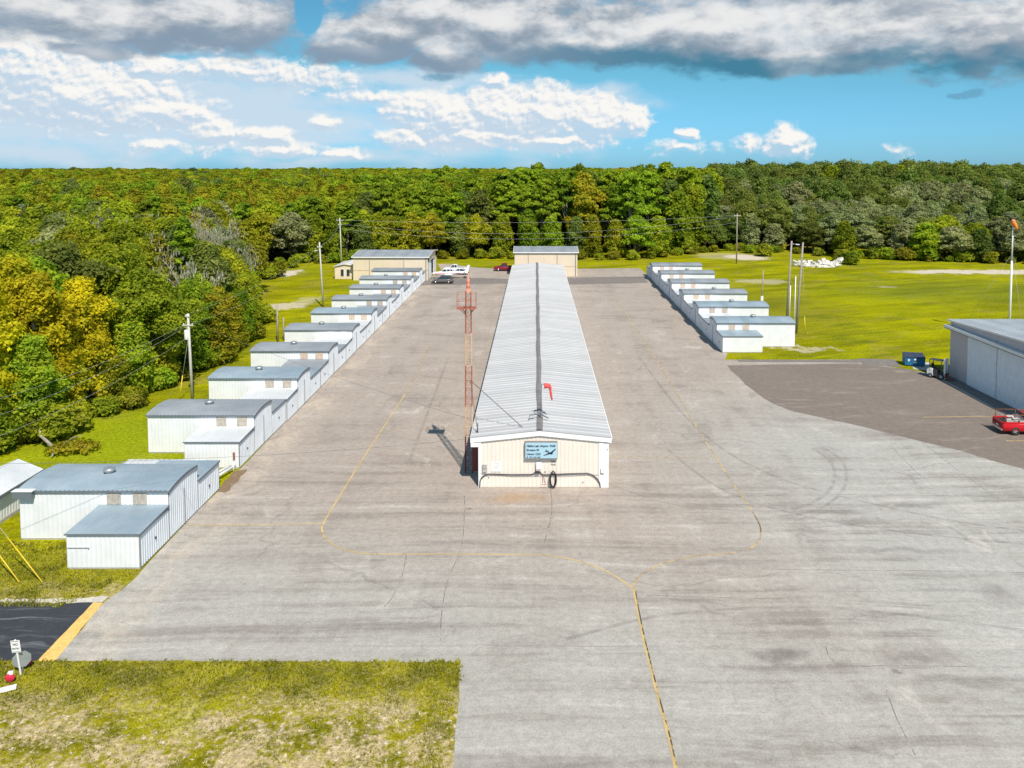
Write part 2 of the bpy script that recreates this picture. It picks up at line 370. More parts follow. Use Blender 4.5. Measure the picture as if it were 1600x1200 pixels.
def apron_mat():
    m, T, b = bsdf('weathered_apron_asphalt')
    p = T.new('ShaderNodeTexCoord').outputs['Object']
    x, y, z = T.sep(p)
    right = T.m('MAXIMUM', T.m('MULTIPLY', T.mr(x, 4, 26), T.mr(y, 96, 66)), T.m('MULTIPLY', T.mr(T.m('ADD', y, T.m('MULTIPLY', x, .25)), 56, 38), .8))     # the newer, greyer paving towards the runway
    warm = T.mix(T.noise(p, .05, 4, .6), (.355, .290, .240), (.440, .368, .310))
    cool = T.mix(T.noise(p, .06, 4, .6), (.365, .345, .300), (.460, .442, .395))
    c = T.mix(right, warm, cool)
    wob = T.v('ADD', p, T.v('MULTIPLY', T.noise(p, .05, 3, .5, col=True), (6, 2.2, 0)))
    sa = T.noise(T.v('MULTIPLY', wob, (.045, .75, 1)), 1.0, 8, .66)
    sb = T.noise(T.v('MULTIPLY', wob, (.40, .06, 1)), 1.0, 7, .64)
    sc2 = T.noise(T.v('MULTIPLY', T.v('ADD', wob, (90, 0, 0)), (.10, .9, 1)), 1.0, 8, .7, dist=.3)
    lane = T.m('MULTIPLY', T.mr(y, 56, 74), T.mr(x, 34, 22))
    iso = T.noise(T.v('MULTIPLY', wob, (.13, .16, 1)), 1.0, 9, .68, dist=.5)
    s = T.m('ADD', T.m('MULTIPLY', sa, T.m('SUBTRACT', .70, T.m('MULTIPLY', lane, .48))), T.m('ADD', T.m('MULTIPLY', sb, .30), T.m('MULTIPLY', iso, T.m('MULTIPLY', lane, .48))))
    c = T.mix(T.mr(s, .49, .62, 0, .55), c, (.215, .180, .150))
    c = T.mix(T.mr(s, .47, .34, 0, .65), c, (.58, .53, .475))
    lk = T.m('SUBTRACT', 1.0, T.m('MULTIPLY', lane, .75))
    c = T.mix(T.m('MULTIPLY', lk, T.mr(sc2, .54, .70, 0, .50)), c, (.20, .172, .146))
    c = T.mix(T.m('MULTIPLY', lk, T.mr(sc2, .40, .26, 0, .40)), c, (.57, .53, .47))
    bl = T.noise(T.v('MULTIPLY', wob, (.14, .2, 1)), 1.0, 7, .64, dist=.6)
    c = T.mix(T.mr(bl, .54, .74, 0, .50), c, (.225, .180, .150))
    pale = T.noise(T.v('ADD', wob, (40, 11, 0)), .16, 7, .68, dist=.8)
    c = T.mix(T.mr(pale, .59, .70, 0, .6), c, (.58, .52, .45))
    # sandy wash along the foot of the left hangars
    e = T.m('MULTIPLY', T.mr(x, -19.5, -23.5), T.mr(T.noise(T.v('MULTIPLY', wob, (1, .5, 1)), .35, 6, .7), .46, .62))
    c = T.mix(T.m('MULTIPLY', e, .6), c, (.58, .48, .37))
    # a few dark oily patches
    q = T.v('ADD', p, T.v('MULTIPLY', T.v('SUBTRACT', T.noise(p, .5, 4, .6, col=True), (.5, .5, .5)), (3.5, 1.6, 0)))
    for (a, bb, rx, ry, k) in [(1215, 1022, 2.2, .9, .75), (1300, 800, 4.0, .8, .55), (1405, 1045, .5, .25, .8), (727, 794, .6, .35, .8), (1340, 815, 3, .6, .4),
                               (1420, 790, 3.2, .7, .5), (1120, 880, 5, .8, .35), (1250, 975, 5, .5, .5), (1410, 860, 6, .6, .4), (1500, 1065, 5, .6, .4), (1560, 930, 2, 1.6, .4), (1430, 1030, 3, .7, .4), (600, 980, 6, 1, .3), (400, 870, 4, 1.6, .25)]:
        X, Y = G(a, bb); e = T.ell(q, X, Y, rx, ry)
        c = T.mix(T.mr(e, 0, .9, 0, k), c, (.17, .145, .125))
    X, Y = G(805, 778); e = T.ell(q, X, Y, 3.2, 1.6)
    c = T.mix(T.mr(e, 0, .9, 0, .55), c, (.42, .24, .11))
    # cracks
    ve = T.new('ShaderNodeTexVoronoi', feature='DISTANCE_TO_EDGE'); T.put(ve.inputs['Vector'], T.v('ADD', T.v('MULTIPLY', p, (.6, 1, 1)), T.v('MULTIPLY', T.noise(p, .6, 4, .6, col=True), (1.6, 1.6, 0))))
    ve.inputs['Scale'].default_value = .11
    crack = T.m('MULTIPLY', T.mr(ve.outputs['Distance'], .0035, .009, 1, 0), T.mr(T.noise(p, .12, 2), .46, .6))
    c = T.mix(T.m('MULTIPLY', crack, .30), c, (.15, .125, .105))
    # paving seams: long and straight across the open part
    yw = T.m('ADD', y, T.m('MULTIPLY', T.noise(p, .15, 3), .5))
    sm = T.m('ABSOLUTE', T.m('SUBTRACT', T.m('FRACT', T.m('DIVIDE', yw, 5.3)), .5))
    c = T.mix(T.m('MULTIPLY', T.mr(sm, .004, .010, 1, 0), T.m('MULTIPLY', T.mr(T.noise(T.v('MULTIPLY', p, (.4, 1, 1)), .12, 3), .45, .6, 0, .38), T.mr(y, 62, 52, .25, 1))), c, (.18, .165, .15))
    sp = T.noise(p, 9, 3, .8)
    sp2 = T.noise(p, 2.2, 4, .75)
    k = T.m('MULTIPLY', T.mr(sp, .3, .7, .84, 1.15), T.mr(sp2, .3, .7, .88, 1.10))
    c = T.mix(1.0, c, T.comb(k, k, k), 'MULTIPLY')
    T.put(b.inputs['Base Color'], c); b.inputs['Roughness'].default_value = .9
    bp = T.new('ShaderNodeBump'); bp.inputs['Strength'].default_value = .25; bp.inputs['Distance'].default_value = .03
    T.put(bp.inputs['Height'], sp); T.L.new(bp.outputs[0], b.inputs['Normal'])
    return m
def paving(name, a, bcol, c3, sc=.12, stretch=(.3, 1, 1), amt=.5, rough=.9):
    m, T, b = bsdf(name)
    p = T.new('ShaderNodeTexCoord').outputs['Object']
    wob = T.v('ADD', p, T.v('MULTIPLY', T.noise(p, .12, 3, .5, col=True), (4, 4, 0)))
    c = T.mix(T.noise(p, .12, 4, .6), a, bcol)
    s = T.noise(T.v('MULTIPLY', wob, stretch), sc*5, 7, .65, dist=.4)
    c = T.mix(T.mr(s, .54, .7, 0, amt), c, c3)
    k = T.m('MULTIPLY', T.mr(T.noise(p, 7, 3, .8), .3, .7, .82, 1.16), T.mr(T.noise(p, 1.6, 4, .7), .3, .7, .88, 1.1))
    c = T.mix(1.0, c, T.comb(k, k, k), 'MULTIPLY')
    T.put(b.inputs['Base Color'], c); b.inputs['Roughness'].default_value = rough
    return m
apron = apron_mat()
brown_asph = paving('brown_asphalt', (.180, .142, .114), (.240, .195, .160), (.37, .31, .26), .10)
black_asph = paving('sealed_black_asphalt', (.024, .027, .034), (.050, .053, .062), (.16, .16, .16), .3, (.12, 1.6, 1), .8, .8)
gravel_m = paving('broken_asphalt', (.15, .128, .112), (.25, .215, .19), (.50, .43, .38), .9, (1, 1, 1), .85)
yellow_pave = paving('yellow_painted_strip', (.78, .46, .12), (.86, .55, .17), (.66, .50, .30), .4, (1, 1, 1), .5)
soil_m = paving('brown_soil', (.17, .10, .05), (.28, .19, .10), (.42, .33, .22), .4, (1, 1, 1), .6)
sandy_edge = paving('pale_sand_edge', (.50, .45, .38), (.62, .57, .48), (.36, .30, .22), .4, (1, 1, 1), .6)
def paint_mat(name, c1, worn, cover=1.0):
    m, T, b = bsdf(name)
    p = T.new('ShaderNodeTexCoord').outputs['Object']
    n = T.noise(p, 1.1, 6, .75)
    T.put(b.inputs['Base Color'], T.mix(T.mr(T.noise(p, .35, 3), .35, .65), c1, tuple(.72*a+.03 for a in c1)))
    b.inputs['Roughness'].default_value = .8
    tr = T.new('ShaderNodeBsdfTransparent'); mx = T.new('ShaderNodeMixShader')
    T.put(mx.inputs[0], T.mr(n, worn-.07, worn+.05, 0, cover)); T.L.new(tr.outputs[0], mx.inputs[1]); T.L.new(b.outputs[0], mx.inputs[2])
    T.L.new(mx.outputs[0], m.node_tree.nodes['Material Output'].inputs[0]); return m
line_y = paint_mat('yellow_line_paint', (.64, .45, .18), .385)
line_f = paint_mat('faded_line_paint', (.56, .41, .21), .48)
crack_seal = paint_mat('dark_crack_filler', (.07, .055, .045), .50)

def grass_mat():
    m, T, b = bsdf('rough_mown_grass')
    p = T.new('ShaderNodeTexCoord').outputs['Object']
    x, y, z = T.sep(p)
    rot = T.v('MULTIPLY', T.comb(T.m('ADD', T.m('MULTIPLY', x, .94), T.m('MULTIPLY', y, .34)), T.m('SUBTRACT', T.m('MULTIPLY', y, .94), T.m('MULTIPLY', x, .34))), (1, 3.2, 1))
    n1 = T.noise(p, .035, 5, .6); n2 = T.noise(rot, .05, 6, .65); n3 = T.noise(p, .5, 5, .65); n4 = T.noise(p, 3.5, 4, .75); n5 = T.noise(p, .16, 5, .62)
    c = T.mix(T.mr(n2, .36, .62), (.200, .200, .004), (.37, .355, .004))
    mow = T.noise(T.v('MULTIPLY', rot, (.5, 2.2, 1)), .30, 6, .7)
    c = T.mix(T.mr(mow, .50, .68, 0, .6), c, (.17, .155, .012))
    c = T.mix(T.mr(mow, .46, .32, 0, .5), c, (.47, .44, .02))
    c = T.mix(T.mr(n1, .50, .68, 0, .6), c, (.15, .20, .012))
    c = T.mix(T.mr(n5, .50, .66, 0, .5), c, (.30, .24, .055))
    c = T.mix(T.mr(n3, .54, .76, 0, .55), c, (.10, .095, .018))
    q = T.v('ADD', p, T.v('MULTIPLY', T.v('SUBTRACT', T.noise(p, .12, 5, .65, col=True), (.5, .5, .5)), (14, 18, 0)))
    # the brighter middle of the right-hand field and a cloud shadow painted over its far corner
    X, Y = G(1370, 480); c = T.mix(T.mr(T.ell(q, X, Y, 24, 30), 0, .8, 0, .4), c, (.37, .365, .004))
    X, Y = G(1520, 455); c = T.mix(T.mr(T.ell(q, X, Y, 40, 22), 0, .7, 0, .5), c, (.13, .17, .022))
    X, Y = G(1230, 480); c = T.mix(T.mr(T.ell(q, X, Y, 14, 34), 0, .8, 0, .5), c, (.17, .165, .02))
    c = T.mix(T.mr(T.noise(T.v('ADD', rot, (50, 9, 0)), .09, 7, .68), .50, .66, 0, .65), c, (.125, .15, .010))
    c = T.mix(T.mr(T.noise(p, .9, 5, .75), .56, .72, 0, .5), c, (.34, .29, .09))
    X, Y = G(150, 690); c = T.mix(T.mr(T.ell(q, X, Y, 14, 14), 0, .7, 0, .7), c, (.29, .34, .010))
    # bare sand
    q2 = T.v('ADD', p, T.v('MULTIPLY', T.v('SUBTRACT', T.noise(p, .35, 6, .7, col=True), (.5, .5, .5)), (9, 12, 0)))
    for (a, bb, rx, ry, k) in [(1165, 402, 7, 9, 1.0), (1530, 425, 24, 4.5, 1.0), (1480, 424, 8, 4, .9), (452, 427, 3, 8, 1.0), (440, 479, 5, 4, .8),
                               (480, 470, 3, 6, .4), (1265, 545, 5, 1.4, .55), (1190, 440, 7, 5, .45), (1385, 448, 3, 1, .6), (410, 400, 30, 8, .3), (1130,400,10,10,.3)]:
        X, Y = G(a, bb); e = T.ell(q2, X, Y, rx, ry)
        c = T.mix(T.mr(e, 0, .45, 0, k), c, (.60, .52, .40))
    # dry, patchy turf in the foreground
    near = T.mr(y, 52, 40)
    nd = T.noise(p, .55, 7, .72); nd2 = T.noise(p, 3.2, 5, .75)
    dry = T.m('MULTIPLY', near, T.mr(T.m('ADD', T.m('MULTIPLY', nd, .6), T.m('MULTIPLY', nd2, .4)), .44, .56))
    inner = T.m('MAXIMUM', T.mr(T.m('ADD', y, T.m('MULTIPLY', n1, 2.0)), 37.6, 34.8, .22, 1), T.mr(y, 42, 43, 0, T.mr(y, 46.5, 45.4, 0, .9)))
    g0 = T.mix(T.mr(n3, .35, .6), (.155, .150, .006), (.29, .250, .010))
    c = T.mix(near, c, g0)
    c = T.mix(T.m('MULTIPLY', dry, inner), c, (.52, .40, .22))
    wh = T.m('MULTIPLY', T.m('MULTIPLY', near, inner), T.mr(nd2, .58, .64))
    c = T.mix(wh, c, (.66, .58, .48))
    X, Y = G(255, 1135); c = T.mix(T.mr(T.ell(q2, X, Y, 2.6, 1.6), 0, .6, 0, .55), c, (.36, .33, .012))
    # woodland floor
    k = T.m('MULTIPLY', T.mr(n4, .28, .72, .62, 1.3), T.mr(T.noise(p, 11, 2, .8), .3, .7, .8, 1.2))
    c = T.mix(1.0, c, T.comb(k, k, k), 'MULTIPLY')
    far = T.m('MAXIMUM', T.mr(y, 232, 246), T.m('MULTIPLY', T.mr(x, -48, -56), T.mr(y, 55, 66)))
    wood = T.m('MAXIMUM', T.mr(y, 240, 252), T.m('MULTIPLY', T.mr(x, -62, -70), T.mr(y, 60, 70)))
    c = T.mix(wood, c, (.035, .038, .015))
    T.put(b.inputs['Base Color'], c); b.inputs['Roughness'].default_value = 1; b.inputs['Specular IOR Level'].default_value = 0
    bp = T.new('ShaderNodeBump'); bp.inputs['Strength'].default_value = .6; bp.inputs['Distance'].default_value = .12
    T.put(bp.inputs['Height'], n4); T.L.new(bp.outputs[0], b.inputs['Normal'])
    return m
grass_m = grass_mat()

def leaf_mat(name, dark, light, alt=None, alt_amt=0.0, hue=.03, val=.25, nscale=.35):
    m, T, b = bsdf(name)
    p = T.new('ShaderNodeTexCoord').outputs['Object']
    oi = T.new('ShaderNodeObjectInfo'); rnd = oi.outputs['Random']
    q = T.v('ADD', p, T.comb(T.m('MULTIPLY', rnd, 50), T.m('MULTIPLY', rnd, 31), 0))
    n = T.noise(q, nscale, 5, .65)
    c = T.mix(T.mr(n, .34, .66), dark, light)
    if alt:
        c = T.mix(T.mr(T.noise(T.v('ADD', q, (9, 9, 9)), nscale*.8, 4, .6), .52, .62, 0, alt_amt), c, alt)
    fine = T.noise(p, 2.6, 3, .7)
    hs = T.new('ShaderNodeHueSaturation')
    rr = T.m('FRACT', T.m('MULTIPLY', rnd, 7.31))
    T.put(hs.inputs['Hue'], T.mr(rnd, 0, 1, .5-hue, .5+hue*.6, smooth=False))
    T.put(hs.inputs['Value'], T.m('MULTIPLY', T.mr(rr, 0, 1, 1-val, 1+val, smooth=False), T.mr(fine, .3, .7, .75, 1.25)))
    hs.inputs['Saturation'].default_value = 1.0; T.put(hs.inputs['Color'], c)
    T.put(b.inputs['Base Color'], hs.outputs[0]); b.inputs['Roughness'].default_value = .7; b.inputs['Specular IOR Level'].default_value = .12
    tl = T.new('ShaderNodeBsdfTranslucent'); T.put(tl.inputs[0], T.mix(1.0, hs.outputs[0], (1.1, 1.25, .5), 'MULTIPLY'))
    mx = T.new('ShaderNodeMixShader'); mx.inputs[0].default_value = .42
    T.L.new(b.outputs[0], mx.inputs[1]); T.L.new(tl.outputs[0], mx.inputs[2])
    T.L.new(mx.outputs[0], m.node_tree.nodes['Material Output'].inputs[0]); return m
lf_green = leaf_mat('green_leaves', (.150, .230, .014), (.380, .450, .024), (.46, .46, .03), .5)
lf_dark = leaf_mat('dark_oak_leaves', (.105, .155, .028), (.240, .290, .055), (.32, .33, .10), .35)
lf_olive = leaf_mat('olive_leaves', (.220, .250, .014), (.470, .470, .024), (.52, .46, .03), .5)
lf_gold = leaf_mat('golden_leaves', (.42, .36, .012), (.78, .68, .02), (.34, .38, .02), .5, hue=.01)
lf_pine = leaf_mat('pine_needles', (.160, .240, .016), (.360, .450, .027), None, 0, hue=.015)
lf_grey = leaf_mat('grey_green_leaves', (.190, .215, .090), (.380, .410, .180), (.50, .49, .31), .4)
lf_bush = leaf_mat('undergrowth_leaves', (.18, .21, .012), (.42, .43, .025), (.44, .38, .06), .4)
moss_m = leaf_mat('grey_moss', (.32, .29, .22), (.58, .54, .44), None, 0, hue=.01)

# ------------------------------------------------------------------ the ground
def sheet(name, pts, mat, z, jit=0.0, step=1.2, seed=1, hide=None):
    """flat polygon, edges broken into short jittered pieces so they read as worn asphalt"""
    rnd = random.Random(seed); out = []
    n = len(pts)
    for i in range(n):
        a, b = pts[i], pts[(i+1) % n]; L = math.dist(a, b); k = max(1, min(90, int(L/step))) if jit else 1
        nx, ny = -(b[1]-a[1])/max(L, 1e-6), (b[0]-a[0])/max(L, 1e-6)
        for j in range(k):
            t = j/k; o = 0 if j == 0 else rnd.uniform(-jit, jit)
            out.append((a[0]+(b[0]-a[0])*t+nx*o, a[1]+(b[1]-a[1])*t+ny*o, z))
    me = bpy.data.meshes.new(name); 
    import bmesh
    bm = bmesh.new(); vs = [bm.verts.new(p) for p in out]; es = [bm.edges.new((vs[i], vs[(i+1) % len(vs)])) for i in range(len(vs))]
    bmesh.ops.triangle_fill(bm, edges=es, use_beauty=True)
    bmesh.ops.recalc_face_normals(bm, faces=bm.faces)
    for f in bm.faces:
        if f.normal.z < 0: f.normal_flip()
    bm.to_mesh(me); bm.free(); me.materials.append(mat)
    o = bpy.data.objects.new(name, me); COL.objects.link(o); o['kind'] = 'structure'; return o
g = MB(); g.add([(-6000, -300, 0), (6000, -300, 0), (6000, 12000, 0), (-6000, 12000, 0)], [(0, 1, 2, 3)])
tag(g.build('grass_ground', grass_m), kind='structure')
LX = -24.05                                     # front line of the left hangars
YF = GY(418.5)
ap = [G(720, 1034), G(708, 1205), (G(700, 1400)), (-6, 8), (120, 8), (120, 95), G(1560, 600), G(1345, 566), G(1330, 562), G(1132, 562), (25.2, 103.9),
      (25.6, 125), (26.0, 173), (25.9, 181.5), G(1012, 431), G(1000, 419), G(905, 420), G(800, 421), G(742, 418), G(700, 412), G(684, 413), (-22.5, 190), (LX-.1, 172), (LX-.1, 78), G(374, 734), G(365, 742), G(352, 757), G(341, 768),
      (LX-.1, 55), G(223, 890), G(212, 903), G(190, 922), G(163, 941), G(86, 1033), G(400, 1033)]
sheet('apron', ap, apron, .004, .06)
sheet('brown_apron', [G(1136, 571), G(1200, 570), G(1340, 568), G(1420, 577), G(1470, 590), (49.5, GY(600)), (51, GY(640)), (90, 62), (90, 50), G(1700, 762), G(1600, 733), G(1500, 704), G(1400, 680), G(1300, 656), G(1240, 643), G(1210, 632), G(1180, 612), G(1155, 590)],
      brown_asph, .008, .22, 2.2, 3)
sheet('grey_path', [G(1150, 562), G(1155, 565.5), G(1345, 566.5), G(1350, 571), G(1410, 574), G(1398, 562), G(1345, 560), G(1330, 562.5)], gravel_m, .012, .1, 1.0, 4)
sheet('access_road', [G(-200, 937), G(60, 937), G(125, 939), G(146, 942), G(58, 1033), G(-200, 1033)], black_asph, .008, .04, .8, 5)
sheet('yellow_strip', [G(146, 941.5), G(161, 942), G(86, 1033), G(58, 1033.5)], yellow_pave, .012, .03, .5, 6)
sheet('worn_edge', [G(-80, 934), G(60, 935.5), G(120, 935), G(170, 932), G(160, 941), G(120, 942), G(60, 942), G(-80, 942)], sandy_edge, .016, .10, .4, 7)
sheet('rough_strip_left', [(LX, GY(446)), G(800, 443), G(800, 436), G(740, 434), (LX, GY(434))], gravel_m, .008, .25, .8, 8)
sheet('rough_strip_right', [G(880, 445), G(1013, 442), G(1005, 432), G(880, 434)], gravel_m, .008, .25, .8, 9)
sheet('soil_patch', [G(339, 768), G(352, 750), G(368, 736), G(386, 733), G(372, 752), G(352, 770)], soil_m, .008, .15, .5, 10)

def ribbon(name, pts, w, mat, z=.012, world=False):
    P = [Vector(p if world else G(*p)) for p in pts]
    Q = []
    for i in range(len(P)-1):                    # Catmull-Rom between the surveyed points
        p0, p1, p2, p3 = P[max(i-1, 0)], P[i], P[i+1], P[min(i+2, len(P)-1)]
        n = max(2, int((p2-p1).length/.6))
        for k in range(n):
            t = k/n; Q.append(.5*((2*p1)+(-p0+p2)*t+(2*p0-5*p1+4*p2-p3)*t*t+(-p0+3*p1-3*p2+p3)*t**3))
    Q.append(P[-1]); vs = []; fs = []
    for i, q in enumerate(Q):
        d = (Q[min(i+1, len(Q)-1)]-Q[max(i-1, 0)]).normalized(); nn = Vector((-d.y, d.x))*w/2
        vs += [(q.x+nn.x, q.y+nn.y, z), (q.x-nn.x, q.y-nn.y, z)]
        if i: fs.append((2*i-2, 2*i-1, 2*i+1, 2*i))
    mb = MB(); mb.add(vs, fs); o = mb.build(name, mat); o['kind'] = 'structure'; return o
ribbon('taxi_line', [(632, 617), (612, 648), (570, 712), (530, 776), (507, 815), (503, 828), (510, 843), (528, 855), (560, 864), (610, 866), (700, 866), (840, 867), (870, 870), (905, 877), (940, 889), (965, 903), (983, 915), (991, 922)], .12, line_y)
ribbon('centre_line', [(991, 922), (996, 950), (1003, 985), (1015, 1035), (1030, 1095), (1045, 1150), (1056, 1200), (1075, 1290)], .17, line_y)
ribbon('centre_line_wear', [(993, 924), (998, 952), (1005, 987), (1017, 1037), (1032, 1097), (1047, 1152), (1058, 1202), (1077, 1292)], .07, crack_seal, .016)
ribbon('taxi_line_right', [(991, 920), (995, 904), (1010, 893), (1030, 883), (1055, 875), (1095, 868), (1130, 866), (1165, 860), (1182, 850), (1189, 836), (1186, 818), (1176, 800), (1160, 777), (1140, 748), (1117, 712), (1090, 670), (1060, 620), (1030, 570), (1005, 530), (985, 500), (962, 465)], .14, line_f)
ribbon('taxi_line_right_seal', [(1189, 832), (1187, 820), (1178, 804)], .06, crack_seal, .016)
ribbon('lane_mark', [(290, 821), (400, 820), (503, 818)], .10, line_y)
ribbon('lane_line_far', [(632, 617), (650, 585), (664, 556), (672, 540)], .12, line_f)
ribbon('cross_mark', [(606, 670), (670, 669), (733, 668)], .10, line_f)
ribbon('cross_mark_right', [(956, 713), (1040, 715), (1112, 716)], .10, line_f)
ribbon('lane_tick', [(585, 630), (628, 630)], .10, line_f)
ribbon('brown_apron_line', [(1440, 652), (1520, 651), (1600, 650), (1700, 650)], .12, line_y, .016)
ribbon('brown_apron_mark', [(1572, 689), (1640, 689)], .14, line_y, .016)
ribbon('pale_edge', [(1462, 590), (1484, 600), (1545, 634), (1578, 653)], .26, concrete, .018)
sheet('painted_shade', [G(1464, 590), (48.9, 92.9), (48.9, 70), G(1700, 720), G(1580, 654), G(1546, 634)], gravel_m, .012, .05, 1.0, 31)  # dark sheet that paints the hangar wall's shade onto the asphalt

faint = paint_mat('faint_crack', (.18, .16, .14), .50, .6)
tyre = paint_mat('tyre_scuff', (.22, .20, .18), .50, .20)
for k, pl in enumerate(([(726, 775), (722, 850), (700, 905), (690, 960), (688, 1010)], [(635, 868), (628, 900), (612, 935), (600, 948)], [(1440, 690), (1490, 730), (1560, 780)], [(1395, 700), (1440, 745), (1480, 770)],
                       [(1100, 770), (1250, 772), (1430, 774), (1600, 778)], [(1190, 889), (1300, 891), (1440, 892), (1600, 895)], [(1010, 930), (1130, 934), (1240, 936)], [(1385, 1078), (1400, 1120), (1430, 1180)],
                       [(905, 640), (960, 641), (1090, 643)], [(960, 760), (1060, 790), (1200, 800)], [(860, 700+60), (862, 800), (850, 850)], [(1290, 1010), (1310, 1040), (1400, 1040), (1600, 1043)])):
    ribbon('crack', pl, .045, faint, .0065)
for k, pl in enumerate(([(1270, 700), (1300, 725), (1300, 760), (1260, 790), (1200, 800)], [(1285, 698), (1318, 724), (1318, 764), (1275, 797), (1205, 808)], [(1040, 700), (1120, 760), (1230, 800), (1400, 830), (1600, 850)],
                       [(1000, 560), (1080, 660), (1200, 740), (1420, 800), (1600, 830)], [(880, 1000), (1050, 960), (1300, 950), (1600, 985)],
                       [(700, 560), (670, 640), (640, 720)])):
    ribbon('tyre_mark', pl, .28, tyre, .0055)

# ------------------------------------------------------------------ T-hangars
ORD = ['nearest', 'second', 'third', 'fourth', 'fifth', 'sixth', 'seventh', 'eighth', 'ninth', 'farthest']
def t_hangar(X, Y, side, L, roof, wroof, panels, label, group, panel_m=tan_panel, near_wing=3.5, far_wing=3.85, bay=4.5, wl=4.45, eave=3.32, rise=.24, vent=True, sc_=1.0, base=True, wz=2.2):
    """side=+1: doors face +X (left row), body runs to -X; side=-1 mirrored. Origin: front corner, near eave."""
    t = empty('hangar', (X, Y, 0)); tag(t, label, 'hangar', group)
    s = -side                                    # direction of the body
    ex = lambda a: s*a
    outd = (side, 0)
    # bay walls (near, far, back) with the arch on top of the back and front
    arch = lambda tt: eave + rise*math.sin(PI*tt)**.8 if 0 < tt < 1 else eave
    w = MB()
    corr(w, (ex(0), 0), (ex(L), 0), .1, eave, .3, .012, (0, -1))
    corr(w, (ex(L), bay), (ex(0), bay), .1, eave, .3, .025, (0, 1))
    corr(w, (ex(L), 0), (ex(L), bay), .1, eave, .3, .025, (-side, 0), ztop=arch)
    w.build('bay_wall', white_wall, t)
    d = MB(); corr(d, (ex(0), .05), (ex(0), bay-.05), .12, eave, .3, .03, outd, ztop=lambda q: arch(.011+.978*q)-.32)
    dr = d.build('bay_door', white_door, t)
    e = MB(); xx = sorted((ex(-.075), ex(-.02)))
    n = 10
    for i in range(n):                           # dark door-head band that follows the arch
        a0, a1 = i/n, (i+1)/n
        e.add([(ex(-.05), a0*bay, arch(a0)-.34), (ex(-.05), a1*bay, arch(a1)-.34), (ex(-.05), a1*bay, arch(a1)), (ex(-.05), a0*bay, arch(a0)),
               (ex(0), a0*bay, arch(a0)-.34), (ex(0), a1*bay, arch(a1)-.34), (ex(0), a1*bay, arch(a1)), (ex(0), a0*bay, arch(a0))],
              [(0,1,2,3), (4,7,6,5), (0,4,5,1), (3,2,6,7)])
    e.build('door_head', roof_grey, t)
    h = MB(); h.box(*sorted((ex(-.04), ex(-.10))), bay*.5-.03, bay*.5+.03, .1, 2.6); h.build('door_post', grey_met, dr)
    # arched roof, ribs down the slope
    r = MB(); nr = int(L/.3); na = 12; ov = .12
    xs = []
    for i in range(nr):
        a = -ov + (L+2*ov)*i/nr; ww = (L+2*ov)/nr
        xs += [(a, 0), (a+ww*.6, 0), (a+ww*.7, .03), (a+ww*.9, .03)]
    xs.append((L+ov, 0))
    vs = []; fs = []
    for j in range(na+1):
        tt = j/na; yy = -ov + (bay+2*ov)*tt
        for a, dz in xs: vs.append((ex(a), yy, eave+.03+rise*math.sin(PI*tt)**.8+dz if 0 < j < na else eave+.03+dz))
    m_ = len(xs)
    for j in range(na):
        for i in range(m_-1): fs.append((j*m_+i, j*m_+i+1, (j+1)*m_+i+1, (j+1)*m_+i))
    r.add(vs, fs)
    ro = r.build('roof', roof, t)
    ed = MB(); ed.box(*sorted((ex(-ov), ex(L+ov))), -ov-.03, -ov+.02, eave-.09, eave+.03)
    ed.build('eave_trim', dark_trim, ro)
    if vent:
        v = MB(); zc = eave+rise+.02
        v.lathe((ex(L*.52), bay*.52, zc), [(.26, 0), (.26, .10), (.36, .16), (.40, .24), (.36, .33), (.2, .40), (0.001, .42)], 14)
        v.build('roof_vent', grey_met, ro)
    for k, (y0, y1) in enumerate(((-near_wing, -.002), (bay+.002, bay+far_wing))):
        if y1-y0 < .5: continue
        wv = MB()
        if k == 0: corr(wv, (ex(0), y0), (ex(wl), y0), .1, wz, .3, .012, (0, -1))
        else: corr(wv, (ex(wl), y1), (ex(0), y1), .1, wz, .3, .022, (0, 1))
        corr(wv, (ex(wl), y0), (ex(wl), y1), .1, wz, .3, .022, (-side, 0), z1b=wz+.1)
        wo = wv.build('wing_wall', white_wall, t)
        dv = MB(); corr(dv, (ex(0), y0+.04), (ex(0), y1-.04), .1, wz-.12, .3, .03, outd)
        dd = dv.build('wing_door', white_door, t)
        hv = MB(); hv.box(*sorted((ex(-.03), ex(-.09))), (y0+y1)/2-.05, (y0+y1)/2+.05, 1.0, 1.14); hv.build('door_handle', black_met, dd)
        cr = MB(); cr.box(*sorted((ex(-.04), ex(.04))), (y0-.03 if k == 0 else y1-.05), (y0+.05 if k == 0 else y1+.03), .02, wz)
        cr.build('corner_trim', grey_met, wo)
        rv = MB(); zz = wz+.03; n2 = int(wl/.3); xs2 = []
        for i in range(n2):
            a = -.08+(wl+.16)*i/n2; ww = (wl+.16)/n2; xs2 += [(a, 0), (a+ww*.6, 0), (a+ww*.7, .02), (a+ww*.9, .02)]
        xs2.append((wl+.08, 0)); yy0 = y0-.10 if k == 0 else y0+.04; yy1 = y1-.03 if k == 0 else y1+.10
        sl_ = .14 if k == 0 else 0
        vs = [(ex(a), yy0, zz+dz) for a, dz in xs2]+[(ex(a), yy1, zz+dz+sl_) for a, dz in xs2]; q = len(xs2)
        rv.add(vs, [(i, i+1, q+i+1, q+i) for i in range(q-1)])
        rw = rv.build('wing_roof', wroof[k], t)
        ev = MB(); ev.bar((ex(-.09), yy0, zz-.05), (ex(-.09), yy1, zz-.05+sl_), .03, .14); ev.bar((ex(-.09), yy0-.01, zz-.03), (ex(wl+.08), yy0-.01, zz-.03), .025, .09)
        ev.build('wing_fascia', dark_trim, rw)
